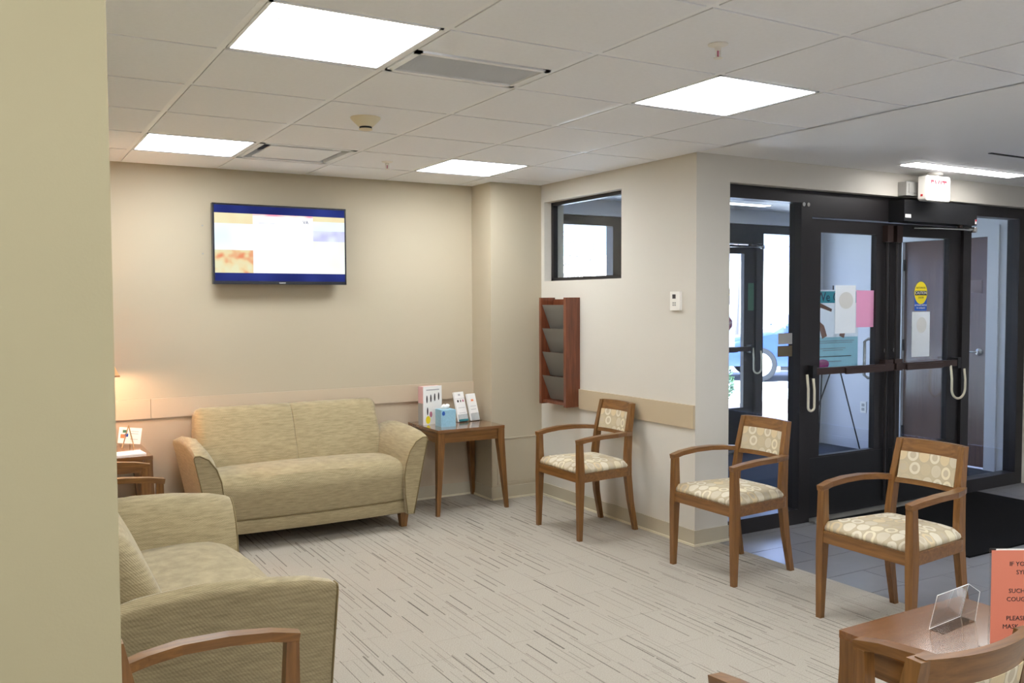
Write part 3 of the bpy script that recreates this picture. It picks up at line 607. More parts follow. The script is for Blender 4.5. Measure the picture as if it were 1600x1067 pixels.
# ------------------------------------------------------------------ exit sign, speaker box
t = tag(empty('exit_sign', (5.925, 4.06, H)), 'glowing white exit sign hanging from the ceiling above the doors', 'exit sign')
def rrect(hw, hh, cz, y, r, n=5):
    p = []
    for cx_, cz_, a0 in ((hw - r, hh - r, 0), (-hw + r, hh - r, PI/2), (-hw + r, -hh + r, PI), (hw - r, -hh + r, 1.5*PI)): p += [(cx_ + r*math.cos(a0 + PI/2*k/n), y, cz + cz_ + r*math.sin(a0 + PI/2*k/n)) for k in range(n + 1)]
    return p
bm = bmesh.new(); loft(bm, [rrect(0.143, 0.09, -0.115, yy, 0.022) for yy in (-0.03, 0.03)]); obj('casing', bm, M['white'], t)
bm = bmesh.new(); loft(bm, [rrect(0.139, 0.086, -0.115, yy, 0.02) for yy in (-0.032, -0.0295)]); obj('face', bm, emit('exit_face', (1.0, 0.965, 0.96, 1), 1.6), t)
lt = text('lettering', 'EXIT', 0.15, emit('exit_letters_washed', (1.0, 0.88, 0.88, 1), 1.0), t, (0, -0.0325, -0.115), (1, 0, 0), (0, 0, 1), sx=0.62)  # letters coloured pale for the glare washout, red kept at their tops
l2 = text('lettering', 'EXIT', 0.15, emit('exit_letter_tops', (0.95, 0.22, 0.30, 1), 0.8), t, (0, -0.0335, -0.115), (1, 0, 0), (0, 0, 1), sx=0.62)
bm = bmesh.new(); bm.from_mesh(l2.data); zt2 = max(v.co.z for v in bm.verts)
bmesh.ops.bisect_plane(bm, geom=bm.verts[:] + bm.edges[:] + bm.faces[:], plane_co=(0, 0, zt2 - 0.024), plane_no=(0, 0, -1), clear_outer=True); bm.to_mesh(l2.data); bm.free()
bm = bmesh.new(); lathe(bm, [(0.055, 0.0), (0.055, -0.016), (0.03, -0.02), (0.03, -0.04)], 20); obj('canopy', bm, M['white'], t, smooth=True)
obj('indicator', B((-0.146, -0.142, -0.008, 0.008, -0.175, -0.16)), plain('red_indicator', srgb(200, 40, 40), 0.4), t)
t = tag(empty('motion_sensor', (5.795, YD, 2.345)), 'grey boxy motion sensor on wall beside the exit sign', 'sensor')
obj('body', B((-0.085, 0.085, -0.07, 0, -0.05, 0.05)), M['grey_plastic'], t, bev=0.014, seg=3); obj('lens', B((-0.06, 0.06, -0.074, -0.066, -0.03, 0.035)), M['grey_plastic'], t, bev=0.003)

# thermostat
t = tag(empty('thermostat', (XR, 4.376, 1.541)), 'white thermostat with small dark display on cream wall', 'thermostat')
obj('body', B((-0.022, 0, -0.045, 0.045, -0.06, 0.06)), M['white'], t, bev=0.004); obj('display', B((-0.0235, -0.02, -0.008, 0.022, 0.015, 0.042)), M['ink'], t)
for yy in (-0.004, 0.014): 
    for zz in (-0.012, -0.026): obj('button', B((-0.024, -0.021, yy - 0.006, yy + 0.006, zz - 0.005, zz + 0.005)), M['grey_plastic'], t)

# ------------------------------------------------------------------ magazine rack
t = tag(empty('magazine_rack', (XR, 5.648, 0.755)), 'tall cherry wood wall rack with four grey pockets', 'magazine rack')
RW, RH, RD = 0.184, 0.815, 0.127
obj('side_panel', B((-RD, 0, -RW, -RW + 0.03, 0, RH)), M['cherry'], t, bev=0.003, seg=1); obj('side_panel', B((-RD, 0, RW - 0.03, RW, 0, RH)), M['cherry'], t, bev=0.003, seg=1)
obj('back_panel', B((-0.018, 0, -RW + 0.03, RW - 0.03, 0, RH - 0.012)), M['cherry'], t)
obj('bottom_ledge', B((-RD + 0.015, -0.018, -RW + 0.03, RW - 0.03, 0.01, 0.03)), M['cherry'], t, bev=0.002, seg=1)
pk = None
for k in range(4):
    z = 0.035 + k*0.18
    if pk is None:
        bm = bmesh.new(); w = RW - 0.032
        hexa(bm, [(-0.045, -w, 0.0), (-0.041, -w, 0.0), (-0.041, w, 0.0), (-0.045, w, 0.0)], [(-RD + 0.008, -w, 0.185), (-RD + 0.012, -w, 0.185), (-RD + 0.012, w, 0.185), (-RD + 0.008, w, 0.185)])
        box(bm, -0.045, -0.018, -w, w, 0.0, 0.004)
        pk = obj('pocket', bm, M['smoke'], t, loc=(0, 0, z))
    else: inst(pk, t, (0, 0, z))

# ------------------------------------------------------------------ television
t = tag(empty('television', (1.772, YW, 1.94)), 'wall mounted flat television showing a bright slide', 'television')
TY = -0.115; tw2, th2 = 0.468, 0.273
obj('cabinet', B((-tw2, tw2, TY, TY + 0.045, -th2, th2)), plain('gloss_black_bezel', srgb(24, 24, 34), 0.25), t, bev=0.004)
obj('wall_bracket', B((-0.2, 0.2, TY + 0.045, -0.001, -0.12, 0.12)), M['operator'], t)
def screen_mat(name, stops, scale, strength):
    mt = bpy.data.materials.new(name); mt.use_nodes = True; nt = mt.node_tree; nt.nodes.clear(); L = nt.links
    tc = node(nt, 'ShaderNodeTexCoord'); nz = node(nt, 'ShaderNodeTexNoise', i_Scale=scale, i_Detail=1.0); L.new(tc.outputs['Object'], nz.inputs['Vector'])
    rm = node(nt, 'ShaderNodeValToRGB'); el = rm.color_ramp.elements
    el[0].position, el[0].color = stops[0]; el[1].position, el[1].color = stops[-1]
    for ps, cc in stops[1:-1]: e = el.new(ps); e.color = cc
    L.new(nz.outputs['Fac'], rm.inputs[0]); e = node(nt, 'ShaderNodeEmission'); e.inputs[1].default_value = strength; L.new(rm.outputs[0], e.inputs[0])
    o = node(nt, 'ShaderNodeOutputMaterial'); L.new(e.outputs[0], o.inputs[0]); return mt
navy = screen_mat('screen_navy', [(0.3, (0.012, 0.016, 0.09, 1)), (0.7, (0.03, 0.045, 0.22, 1))], 3, 1.0)
whitee = emit('screen_white', (1, 1, 1, 1), 0.92)
yel = screen_mat('screen_yellow', [(0.35, (1, 0.92, 0.58, 1)), (0.7, (1, 0.82, 0.5, 1))], 9, 0.76)
cya = screen_mat('screen_pale_cyan', [(0.3, (0.95, 1, 1, 1)), (0.7, (0.78, 0.95, 1.0, 1))], 5, 0.90)
ora = screen_mat('screen_orange', [(0.35, (0.95, 0.92, 0.6, 1)), (0.52, (1, 0.8, 0.45, 1)), (0.68, (0.95, 0.35, 0.18, 1))], 14, 0.72)
lil = screen_mat('screen_lilac', [(0.35, (0.9, 0.97, 1, 1)), (0.7, (0.62, 0.62, 0.98, 1))], 10, 0.79)
grn = screen_mat('screen_pale_green', [(0.3, (0.98, 1, 0.95, 1)), (0.7, (0.90, 0.98, 0.82, 1))], 6, 0.90)
a = tw2 - 0.012; zt, zb = 0.208, -0.196; sc = obj('screen', B((-a, a, TY - 0.0012, TY, -th2 + 0.022, th2 - 0.012)), navy, t)
def quad(x0, x1, z0, z1, mt, k): obj('slide_area', B((x0, x1, TY - 0.002 - k*0.0004, TY - 0.0012, z0, z1)), mt, sc)
c0, c1 = -0.20, 0.223
quad(-a, c0, zt - 0.07, zt, yel, 0); quad(-a, c0, zb + 0.155, zt - 0.07, cya, 0); quad(-a, c0, zb, zb + 0.155, ora, 0)
quad(c0, c1, zb, zt - 0.012, whitee, 0); quad(c0, c1, zt - 0.012, zt, screen_mat('screen_rose', [(0.35, (1, 0.85, 0.75, 1)), (0.65, (1, 0.35, 0.45, 1))], 9, 1.0), 0)
quad(c1, a, zt - 0.035, zt, yel, 0); quad(c1, a, zt - 0.1, zt - 0.035, cya, 0); quad(c1, a, zt - 0.175, zt - 0.1, lil, 0); quad(c1, a, zb, zt - 0.175, grn, 0)
text('lettering', 'VA', 0.032, emit('screen_ink', (0.08, 0.12, 0.3, 1), 0.6), sc, (0.17, TY - 0.0035, zt - 0.045), (1, 0, 0), (0, 0, 1))
quad(-0.16, -0.05, zt - 0.062, zt - 0.058, lil, 2)
obj('maker_badge', B((-0.022, 0.022, TY - 0.001, TY, -th2 + 0.006, -th2 + 0.013)), M['steel'], t)
bm = bmesh.new(); disc_y(bm, 0, 0, -0.004, 0, 0.006, 0.006, 12); scr = tag(obj('wall_screw', bm, M['grey_plastic'], loc=(1.262, YW, 2.065)), 'tiny upper screw hole in tan wall left of the television', 'screw')
s2 = tag(inst(scr, None, (1.262, YW, 1.875)), 'tiny lower screw hole in tan wall left of the television', 'screw')

# ------------------------------------------------------------------ wooden armchairs (local: faces +x)
def make_chair():
    t = empty('armchair')
    for s in (-1, 1):
        bm = bmesh.new()   # front leg, floor to arm, tapered both ways
        prof = [(0.0, 0.228, 0.247, 0.028, 0.028), (0.36, 0.222, 0.244, 0.044, 0.040), (0.44, 0.220, 0.243, 0.044, 0.040), (0.63, 0.224, 0.240, 0.034, 0.036)]
        loft(bm, [[(x - dx/2, s*y - dy/2, z), (x + dx/2, s*y - dy/2, z), (x + dx/2, s*y + dy/2, z), (x - dx/2, s*y + dy/2, z)] for z, x, y, dx, dy in prof])
        obj('leg', bm, M['wood_z'], t, bev=0.003, seg=1)
    for s in (-1, 1):
        bm = bmesh.new()   # rear leg continuing into the back post
        prof = [(0.0, -0.262, 0.196, 0.030, 0.028), (0.20, -0.222, 0.193, 0.038, 0.032), (0.38, -0.202, 0.188, 0.046, 0.034), (0.50, -0.205, 0.184, 0.046, 0.034), (0.68, -0.224, 0.174, 0.042, 0.032), (0.852, -0.258, 0.165, 0.034, 0.032)]
        loft(bm, [[(x - dx/2, s*y - dy/2, z), (x + dx/2, s*y - dy/2, z), (x + dx/2, s*y + dy/2, z), (x - dx/2, s*y + dy/2, z)] for z, x, y, dx, dy in prof])
        obj('rear_leg', bm, M['wood_z'], t, bev=0.003, seg=1)
    for s in (-1, 1):
        bm = bmesh.new()
        path = [(0.245, s*0.240, 0.636), (0.17, s*0.250, 0.650), (0.06, s*0.254, 0.660), (-0.06, s*0.250, 0.662), (-0.15, s*0.222, 0.660), (-0.222, s*0.188, 0.655)]
        rectsweep(bm, path, [0.038, 0.042, 0.046, 0.046, 0.042, 0.036], 0.026, (0, 1, 0))
        obj('arm', bm, M['wood_x'], t, bev=0.003, seg=1)
    # seat frame: trapezoid with rounded rear
    def outline(inset, k=1.0):
        f, b = 0.262 - inset, 0.222 - inset
        pts = [(0.243 - inset, -f), (0.243 - inset, f)]
        for a in range(5):
            q = a/4*PI/2; pts.append((-0.175 + inset*0.2 - 0.055*math.sin(q), b - 0.055 + 0.055*math.cos(q)))
        for a in range(5):
            q = PI/2 - a/4*PI/2; pts.append((-0.175 + inset*0.2 - 0.055*math.sin(q), -b + 0.055 - 0.055*math.cos(q)))
        return pts
    bm = bmesh.new(); loft(bm, [[(x, y, z) for x, y in outline(0.004)] for z in (0.375, 0.432)]); obj('seat_frame', bm, M['wood_y'], t, bev=0.003, seg=1)
    bm = bmesh.new(); rings = []
    for sc_, z in ((0.93, 0.428), (0.955, 0.442), (0.94, 0.455), (0.86, 0.474), (0.70, 0.488), (0.48, 0.496), (0.2, 0.499)):
        rings.append([((x - 0.005)*sc_ + 0.005, y*sc_, z) for x, y in outline(0.0)])
    loft(bm, rings); obj('seat_cushion', bm, M['seat_fab'], t, smooth='all')
    arc = lambda y, sag: -sag*(1 - (y/0.165)**2)
    def rail(z0, z1, x0, x1, th, nm, sag=0.030, yw=0.165):
        bm = bmesh.new(); rings = []
        for k in range(11):
            y = -yw + 2*yw*k/10; o = arc(y, sag)
            rings.append([(x0 + o + th/2, y, z0), (x1 + o + th/2, y, z1), (x1 + o - th/2, y, z1), (x0 + o - th/2, y, z0)])
        loft(bm, rings); return obj(nm, bm, M['wood_y'] if nm != 'back_pad' else M['back_fab'], t, smooth=True, bev=0.002 if nm != 'back_pad' else 0.006, seg=1)
    rail(0.786, 0.854, -0.245, -0.260, 0.024, 'top_rail'); rail(0.634, 0.664, -0.214, -0.220, 0.024, 'lower_rail'); rail(0.660, 0.790, -0.218, -0.244, 0.032, 'back_pad', 0.029, 0.150)
    return t
CH = make_chair()
spots = [((3.465, 4.925), PI, 'wooden armchair with circle fabric below the magazine rack'),
         ((3.655, 3.742), PI, 'wooden armchair with circle fabric at the cream wall corner'),
         ((3.680, 2.690), PI, 'wooden armchair with circle fabric in front of the black mat'),
         ((0.458, 2.115), 0.0, 'wooden armchair whose arm shows in front of the near loveseat'),
         ((0.500, 5.03), 0.0, 'wooden armchair between the near loveseat and the lamp table'),
         ((1.705, 1.310), math.radians(87), 'wooden armchair seen from behind in the lower right corner')]
for k, (xy, rz, lab) in enumerate(spots):
    o = CH if k == 0 else copy_tree(CH)
    o.location = (xy[0], xy[1], 0); o.rotation_euler = (0, 0, rz); tag(o, lab, 'chair', 'matching wooden armchairs')

# ------------------------------------------------------------------ loveseats (local: faces +x)
def make_sofa():
    t = empty('loveseat')
    hw = 0.765
    for s in (-1, 1):
        bm = bmesh.new(); rings = []
        secs = [(0.378, 0.622, 0.0, 1.0), (0.36, 0.632, 0.004, 1.0), (0.28, 0.650, 0.012, 1.02), (0.12, 0.664, 0.02, 1.06), (-0.05, 0.664, 0.03, 1.1), (-0.22, 0.650, 0.03, 1.1), (-0.34, 0.630, 0.02, 1.0)]
        for x, zt_, roll, wd in secs:
            ot = hw; ob = hw - 0.105
            pr = [(ob, 0.105), (ob + 0.035, 0.27), (ob + 0.07, 0.44), (ot - 0.012, zt_ - 0.075), (ot - 0.002, zt_ - 0.03), (ot, zt_ - 0.012), (ot - 0.006, zt_), (ot - 0.035*wd, zt_ + roll*0.6), (ot - 0.085*wd, zt_ - 0.028 + roll), (ot - 0.130*wd, zt_ - 0.09 + roll), (ot - 0.158*wd, zt_ - 0.17 + roll*0.5), (ot - 0.170*wd, zt_ - 0.26), (ot - 0.165, 0.24), (ot - 0.150, 0.105)]
            rings.append([(x, s*y, z) for y, z in pr])
        loft(bm, rings); arm = obj('arm', bm, M['uph'], t, smooth=True)
        bm = bmesh.new(); tube(bm, [(0.380, p[1], p[2]) for p in rings[0][5:14]], 0.004, 6); tube(bm, [(0.380, p[1], p[2]) for p in rings[0][0:6]], 0.004, 6); obj('piping', bm, M['piping'], arm, smooth='all')
    # seat with bull-nosed, slightly bowed front
    prof = [(-0.26, 0.30), (-0.26, 0.435), (-0.15, 0.452), (0.0, 0.466), (0.14, 0.470), (0.25, 0.462), (0.315, 0.440), (0.345, 0.405), (0.352, 0.36), (0.346, 0.30), (0.334, 0.24), (0.324, 0.198), (0.30, 0.19)]
    bm = bmesh.new(); rings = []
    for k in range(17):
        y = -0.622 + 1.244*k/16; bow = 0.03*(1 - (y/0.622)**2); crown = 0.018*(1 - abs(y/0.622)**3)
        rings.append([(x + bow*max(0, (x + 0.26)/0.6), y, z + (crown if z > 0.40 and x < 0.33 else 0)) for x, z in prof])
    loft(bm, rings); obj('seat_cushion', bm, M['uph'], t, smooth=True)
    bm = bmesh.new(); rings = []
    for k in range(13):
        y = -0.62 + 1.24*k/12; bow = 0.03*(1 - (y/0.62)**2)
        rings.append([(-0.34, y, 0.105), (0.315 + bow, y, 0.105), (0.328 + bow, y, 0.125), (0.330 + bow, y, 0.18), (0.318 + bow, y, 0.20), (-0.34, y, 0.20)])
    loft(bm, rings); rl = obj('base_rail', bm, M['uph'], t, smooth=True)
    bm = bmesh.new(); tube(bm, [(0.331 + 0.03*(1 - (y/0.62)**2), y, 0.196) for y in [-0.615 + 1.23*k/16 for k in range(17)]], 0.0045, 6); obj('piping', bm, M['piping'], rl, smooth='all')
    # backrest with a stitched centre seam and rounded upper corners
    bm = bmesh.new(); rings = []; r = 0.06
    ysec = [(y, 0.0, 0.0) for y in (0.05, 0.2, 0.4, 0.54)] + [(0.64 - r + r*math.sin(a), r*(1 - math.cos(a)), 0.05*(1 - math.cos(a))) for a in [PI/2*k/6 for k in range(7)]]
    ysec = [(0.0, 0.004, 0.007), (0.006, 0.0, 0.001)] + ysec
    full = [(-y, d, f) for y, d, f in ysec[:0:-1]] + ysec
    for y, d, f in full:
        tp = 0.838 - d; fx = 0.014*(1 - (y/0.64)**2) - f
        rings.append([(-0.350, y, 0.12), (-0.06 + fx, y, 0.36), (-0.055 + fx, y, 0.44), (-0.115 + fx, y, 0.58), (-0.175 + fx, y, tp - 0.12), (-0.212 + fx, y, tp - 0.05), (-0.235 + fx*0.6, y, tp - 0.018), (-0.268, y, tp), (-0.325, y, tp - 0.003), (-0.355, y, tp - 0.03), (-0.370, y, tp - 0.12)])
    loft(bm, rings); obj('backrest', bm, M['uph'], t, smooth=True)
    for sx, sy in ((0.27, -0.625), (0.27, 0.625), (-0.31, -0.625), (-0.31, 0.625)):
        bm = bmesh.new(); hexa(bm, [(sx - 0.02, sy - 0.02, 0), (sx + 0.02, sy - 0.02, 0), (sx + 0.02, sy + 0.02, 0), (sx - 0.02, sy + 0.02, 0)], [(sx - 0.032, sy - 0.032, 0.107), (sx + 0.032, sy - 0.032, 0.107), (sx + 0.032, sy + 0.032, 0.107), (sx - 0.032, sy + 0.032, 0.107)])
        obj('leg', bm, M['wood_z'], t, bev=0.003, seg=1)
    return t
so = make_sofa(); so.location = (1.795, 5.90, 0); so.rotation_euler = (0, 0, -PI/2); tag(so, 'olive fabric loveseat against the wall below the television', 'loveseat', 'matching olive loveseats')
s2 = copy_tree(so); s2.location = (0.578, 3.535, 0); s2.rotation_euler = (0, 0, 0); tag(s2, 'olive fabric loveseat seen from the side in left foreground', 'loveseat', 'matching olive loveseats')

# ------------------------------------------------------------------ end tables
def make_table(w, d, h):
    t = empty('end_table'); th = 0.022
    obj('tabletop', B((-w/2, w/2, -d/2, d/2, h - th, h)), M['wood_top'], t, bev=0.003, seg=1)
    for s in (-1, 1):
        obj('apron', B((-w/2 + 0.05, w/2 - 0.05, s*(d/2 - 0.022) - 0.010, s*(d/2 - 0.022) + 0.010, h - 0.098, h - th)), M['wood_x'], t, bev=0.002, seg=1)
        obj('apron', B((s*(w/2 - 0.022) - 0.010, s*(w/2 - 0.022) + 0.010, -d/2 + 0.05, d/2 - 0.05, h - 0.098, h - th)), M['wood_y'], t, bev=0.002, seg=1)
    for sx in (-1, 1):
        for sy in (-1, 1):
            bm = bmesh.new(); cx, cy = sx*(w/2 - 0.028), sy*(d/2 - 0.028); fx, fy = sx*(w/2 + 0.010), sy*(d/2 + 0.006)
            R = lambda x, y, r, z: [(x - r, y - r, z), (x + r, y - r, z), (x + r, y + r, z), (x - r, y + r, z)]
            loft(bm, [R(fx, fy, 0.0125, 0), R(cx, cy, 0.027, h - 0.10), R(cx, cy, 0.027, h - th)])
            obj('leg', bm, M['wood_z'], t, bev=0.003, seg=1)
    return t
tA = make_table(0.55, 0.53, 0.62); tA.location = (3.025, 6.015, 0); tag(tA, 'small wooden end table with leaflets beside the corner column', 'table', 'matching wooden end tables')
tB = copy_tree(tA); tB.location = (0.555, 5.985, 0); tag(tB, 'wooden end table under the lamp at far left', 'table', 'matching wooden end tables')
tC = copy_tree(tA); tC.location = (2.305, 1.395, 0); tag(tC, 'wooden end table with acrylic holders in lower right corner', 'table', 'matching wooden end tables')

# things on the right end table
TZ = 0.62
t = tag(empty('booklet_stack', (2.865, 6.105, TZ)), 'thick upright stack of cosmetics booklets with rose edges behind the tissue box', 'booklets'); t.rotation_euler = (0, 0, math.radians(8))
obj('pages', B((-0.088, 0.076, -0.02, 0.045, 0.0, 0.285)), M['rose'], t, bev=0.002, seg=1); obj('cover', B((-0.086, 0.078, -0.024, -0.02, 0.0, 0.288)), M['paper'], t)
obj('lower_edge', B((-0.0885, -0.088, -0.02, 0.045, 0.0, 0.16)), M['grey_plastic'], t)
for k in range(4):
    bm = bmesh.new(); disc_y(bm, -0.055 + k*0.035, 0.19 + 0.006*k, -0.0252, -0.024, 0.006, 0.03, 12); obj('print', bm, M['ink'], t)
for x, z, mt, rx, rz2 in ((-0.05, 0.10, M['ink'], 0.006, 0.03), (-0.02, 0.075, M['redprint'], 0.012, 0.022), (-0.045, 0.035, M['yellow'], 0.02, 0.03)):
    bm = bmesh.new(); disc_y(bm, x, z, -0.0252, -0.024, rx, rz2, 14); obj('print', bm, mt, t)
obj('title_line', B((-0.06, 0.055, -0.0252, -0.024, 0.256, 0.264)), M['ink_soft'], t)
t = tag(empty('tissue_box', (2.905, 5.945, TZ)), 'blue speckled cube tissue box on the end table', 'tissue box'); t.rotation_euler = (0, 0, math.radians(-3))
obj('carton', B((-0.058, 0.058, -0.058, 0.058, 0, 0.125)), M['tissue_blue'], t, bev=0.002, seg=1)
bm = bmesh.new(); disc_y(bm, -0.04, 0.1, -0.0595, -0.058, 0.012, 0.016, 16); obj('logo', bm, M['blue'], t)
bm = bmesh.new(); rings = []
for r, z in ((0.02, 0.124), (0.03, 0.14), (0.026, 0.152), (0.012, 0.158)): rings.append([(r*(1 + 0.35*math.sin(3*q + z*90))*math.cos(q), r*(0.7 + 0.3*math.cos(2*q + z*60))*math.sin(q), z + 0.006*math.sin(4*q)) for q in [2*PI*k/20 for k in range(20)]])
loft(bm, rings); obj('tissue', bm, M['paper'], t, smooth='all')
def leaflet(x, y, w, h, n, rz, name, label, deco):
    t = tag(empty(name, (x, y, TZ)), label, 'leaflets'); t.rotation_euler = (0, 0, rz)
    Mx = Matrix.Rotation(math.radians(-16), 4, 'X')
    bm = bmesh.new(); box(bm, -w/2 - 0.004, w/2 + 0.004, 0.012, 0.015, 0.004, h*0.95, Mx); box(bm, -w/2 - 0.004, w/2 + 0.004, -0.012, -0.009, 0.006, 0.06, Mx); box(bm, -w/2 - 0.004, w/2 + 0.004, -0.02, 0.08, 0.0, 0.003); obj('holder', bm, M['acrylic'], t)
    bm = bmesh.new(); box(bm, -w/2, w/2, -0.006, 0.011, 0.006, h, Mx); obj('leaflet', bm, M['paper'], t)
    for (x0, x1, z0, z1, mt) in deco:
        bm = bmesh.new(); box(bm, x0, x1, -0.0072, -0.006, z0, z1, Mx); obj('print', bm, mt, t)
leaflet(3.115, 6.06, 0.095, 0.235, 1, math.radians(14), 'leaflet_stand', 'white leaflets with blue foot in clear stand, next to the tissue box', ((-0.047, 0.047, 0.006, 0.022, M['teal']), (-0.047, 0.047, 0.182, 0.184, M['ink_soft']), (-0.03, -0.015, 0.155, 0.172, M['ink']), (0.0, 0.008, 0.155, 0.172, M['ink']), (0.022, 0.036, 0.155, 0.172, M['redprint']), (-0.01, 0.01, 0.205, 0.218, M['ink_soft']), (-0.03, 0.035, 0.11, 0.113, M['ink_soft']), (-0.03, 0.035, 0.07, 0.073, M['ink_soft'])))
leaflet(3.225, 6.07, 0.085, 0.215, 1, math.radians(16), 'leaflet_stand', 'cream leaflets with orange mark in clear stand by the corner column', ((-0.012, 0.012, 0.155, 0.17, M['orange_print']), (-0.03, 0.03, 0.115, 0.118, M['ink_soft']), (-0.03, 0.025, 0.09, 0.093, M['ink_soft']), (-0.03, 0.03, 0.06, 0.062, M['ink_soft'])))

# things on the left end table
t = tag(empty('card_easel', (0.745, 6.14, TZ)), 'small white printed card on a mini easel on the lamp table', 'card'); t.rotation_euler = (0, 0, math.radians(-14))
Mx = Matrix.Rotation(math.radians(-14), 4, 'X') @ Matrix.Rotation(math.radians(6), 4, 'Y')
bm = bmesh.new(); box(bm, -0.068, 0.068, -0.002, 0.0, 0.022, 0.125, Mx); obj('card', bm, M['paper'], t)
for x0, x1, z0, z1, mt in ((-0.045, -0.02, 0.09, 0.108, M['green_print']), (-0.055, -0.03, 0.055, 0.08, M['orange_print']), (-0.03, -0.01, 0.065, 0.085, M['blue']), (0.005, 0.05, 0.1, 0.103, M['ink_soft']), (0.005, 0.05, 0.085, 0.088, M['ink_soft']), (0.005, 0.05, 0.05, 0.053, M['ink_soft'])):
    bm = bmesh.new(); box(bm, x0, x1, -0.0032, -0.002, z0, z1, Mx); obj('print', bm, mt, t)
bm = bmesh.new(); tube(bm, [(-0.035, -0.03, 0.0), (-0.03, -0.008, 0.02), (0.0, 0.03, 0.135)], 0.003, 6); tube(bm, [(0.035, -0.03, 0.0), (0.03, -0.008, 0.02), (0.0, 0.03, 0.135)], 0.003, 6); tube(bm, [(0, 0.032, 0.13), (0, 0.08, 0)], 0.003, 6); obj('easel', bm, plain('brass_wire', srgb(196, 160, 110), 0.3, metal=0.8), t)
t = tag(obj('paper_stack', B((-0.14, 0.14, -0.075, 0.075, 0, 0.008)), M['paper'], loc=(0.655, 5.845, TZ), rz=math.radians(6)), 'thin stack of white papers on the lamp table edge', 'papers')
# lamp
LX, LY = 0.47, 6.0
t = tag(empty('table_lamp', (LX, LY, TZ)), 'warm glowing table lamp mostly hidden behind the near wall corner', 'lamp')
bm = bmesh.new(); lathe(bm, [(0.08, 0), (0.08, 0.015), (0.02, 0.03), (0.035, 0.12), (0.05, 0.2), (0.03, 0.28), (0.012, 0.31), (0.012, 0.46)], 24); obj('base', bm, plain('bronze_lamp', srgb(110, 80, 50), 0.35, metal=0.6), t, smooth=True)
shm = bpy.data.materials.new('warm_shade'); shm.use_nodes = True; nt = shm.node_tree; nt.nodes.clear(); L = nt.links
df = node(nt, 'ShaderNodeBsdfDiffuse'); df.inputs[0].default_value = srgb(232, 200, 150); tr = node(nt, 'ShaderNodeBsdfTranslucent'); tr.inputs[0].default_value = srgb(236, 196, 140)
ms = node(nt, 'ShaderNodeMixShader'); ms.inputs[0].default_value = 0.35; L.new(df.outputs[0], ms.inputs[1]); L.new(tr.outputs[0], ms.inputs[2]); ou = node(nt, 'ShaderNodeOutputMaterial'); L.new(ms.outputs[0], ou.inputs[0])
bm = bmesh.new(); sq = lambda r, z: [(-r, -r, z), (r, -r, z), (r, r, z), (-r, r, z)]
R1 = loft(bm, [sq(0.195, 0.482), sq(0.10, 0.72)], cap=False); R2 = loft(bm, [sq(0.191, 0.482), sq(0.097, 0.72)], cap=False); obj('shade', bm, shm, t)
bm = bmesh.new(); tube(bm, [Vector(p) for p in sq(0.194, 0.482)], 0.005, 6, True); obj('shade_trim', bm, plain('brown_trim', srgb(150, 100, 56), 0.5), t)
bm = bmesh.new(); lathe(bm, [(0.012, 0.46), (0.03, 0.50), (0.034, 0.54), (0.018, 0.58)], 16); obj('bulb', bm, emit('warm_bulb', (1.0, 0.60, 0.36, 1), 230.0), t, smooth=True)

# things on the lower right end table
t = tag(empty('acrylic_holder', (2.245, 1.531, TZ)), 'empty clear acrylic leaflet holder on the lower right table', 'sign holder'); t.rotation_euler = (0, 0, math.radians(5.5))
w = 0.17; lean = -0.022; dp = 0.042; hh = 0.103; tn = (lean - 0.032, hh - 0.014)
bm = bmesh.new(); hexa(bm, [(0, 0, 0.002), (w, 0, 0.002), (w, 0.0025, 0.002), (0, 0.0025, 0.002)], [(0, lean, hh), (w, lean, hh), (w, lean + 0.0025, hh), (0, lean + 0.0025, hh)]); obj('back_plate', bm, M['acrylic'], t)
bm = bmesh.new(); hexa(bm, [(w - 0.0012, -dp, 0.0), (w + 0.0012, -dp, 0.0), (w + 0.0012, 0, 0.0), (w - 0.0012, 0, 0.0)], [(w - 0.0012, tn[0], tn[1]), (w + 0.0012, tn[0], tn[1]), (w + 0.0012, lean, hh), (w - 0.0012, lean, hh)]); obj('side_plate', bm, M['acrylic'], t)
obj('base_plate', B((0, w, -dp, 0.0, 0.0, 0.0025)), M['acrylic'], t)
bm = bmesh.new()
for p_ in ([(0, lean, hh), (w, lean, hh), (w, tn[0], tn[1]), (w, -dp, 0.001)], [(0, 0, 0.001), (0, lean, hh)], [(0, 0, 0.002), (w, 0, 0.002), (w, lean, hh)]): tube(bm, p_, 0.0011, 5)
obj('polished_edge', bm, M['paper'], t)
ang = math.atan2(-0.505, 0.863)
t = tag(empty('salmon_sign', (2.228, 1.345, TZ)), 'salmon health notice in clear holder on the lower right table', 'sign'); t.rotation_euler = (0, 0, ang)
obj('sheet', B((0.0, 0.216, 0, 0.001, 0.004, 0.272)), M['salmon'], t); obj('backing_sheet', B((0.012, 0.214, 0.0015, 0.002, 0.004, 0.2755)), M['paper'], t)
obj('holder', B((-0.003, 0.219, 0.003, 0.006, 0.0, 0.276), (-0.003, 0.219, -0.04, 0.05, 0.0, 0.003)), M['acrylic'], t)
for s_, x_, z_ in (('IF YOU', 0.046, 0.236), ('SYMPTOMS', 0.064, 0.214), ('SUCH AS', 0.045, 0.165), ('COUGH', 0.040, 0.143), ('PLEASE', 0.040, 0.093), ('MASK', 0.031, 0.071)):
    text('lettering', s_, 0.0165, M['ink'], t, (x_, -0.0005, z_), (1, 0, 0), (0, 0, 1), 'LEFT')

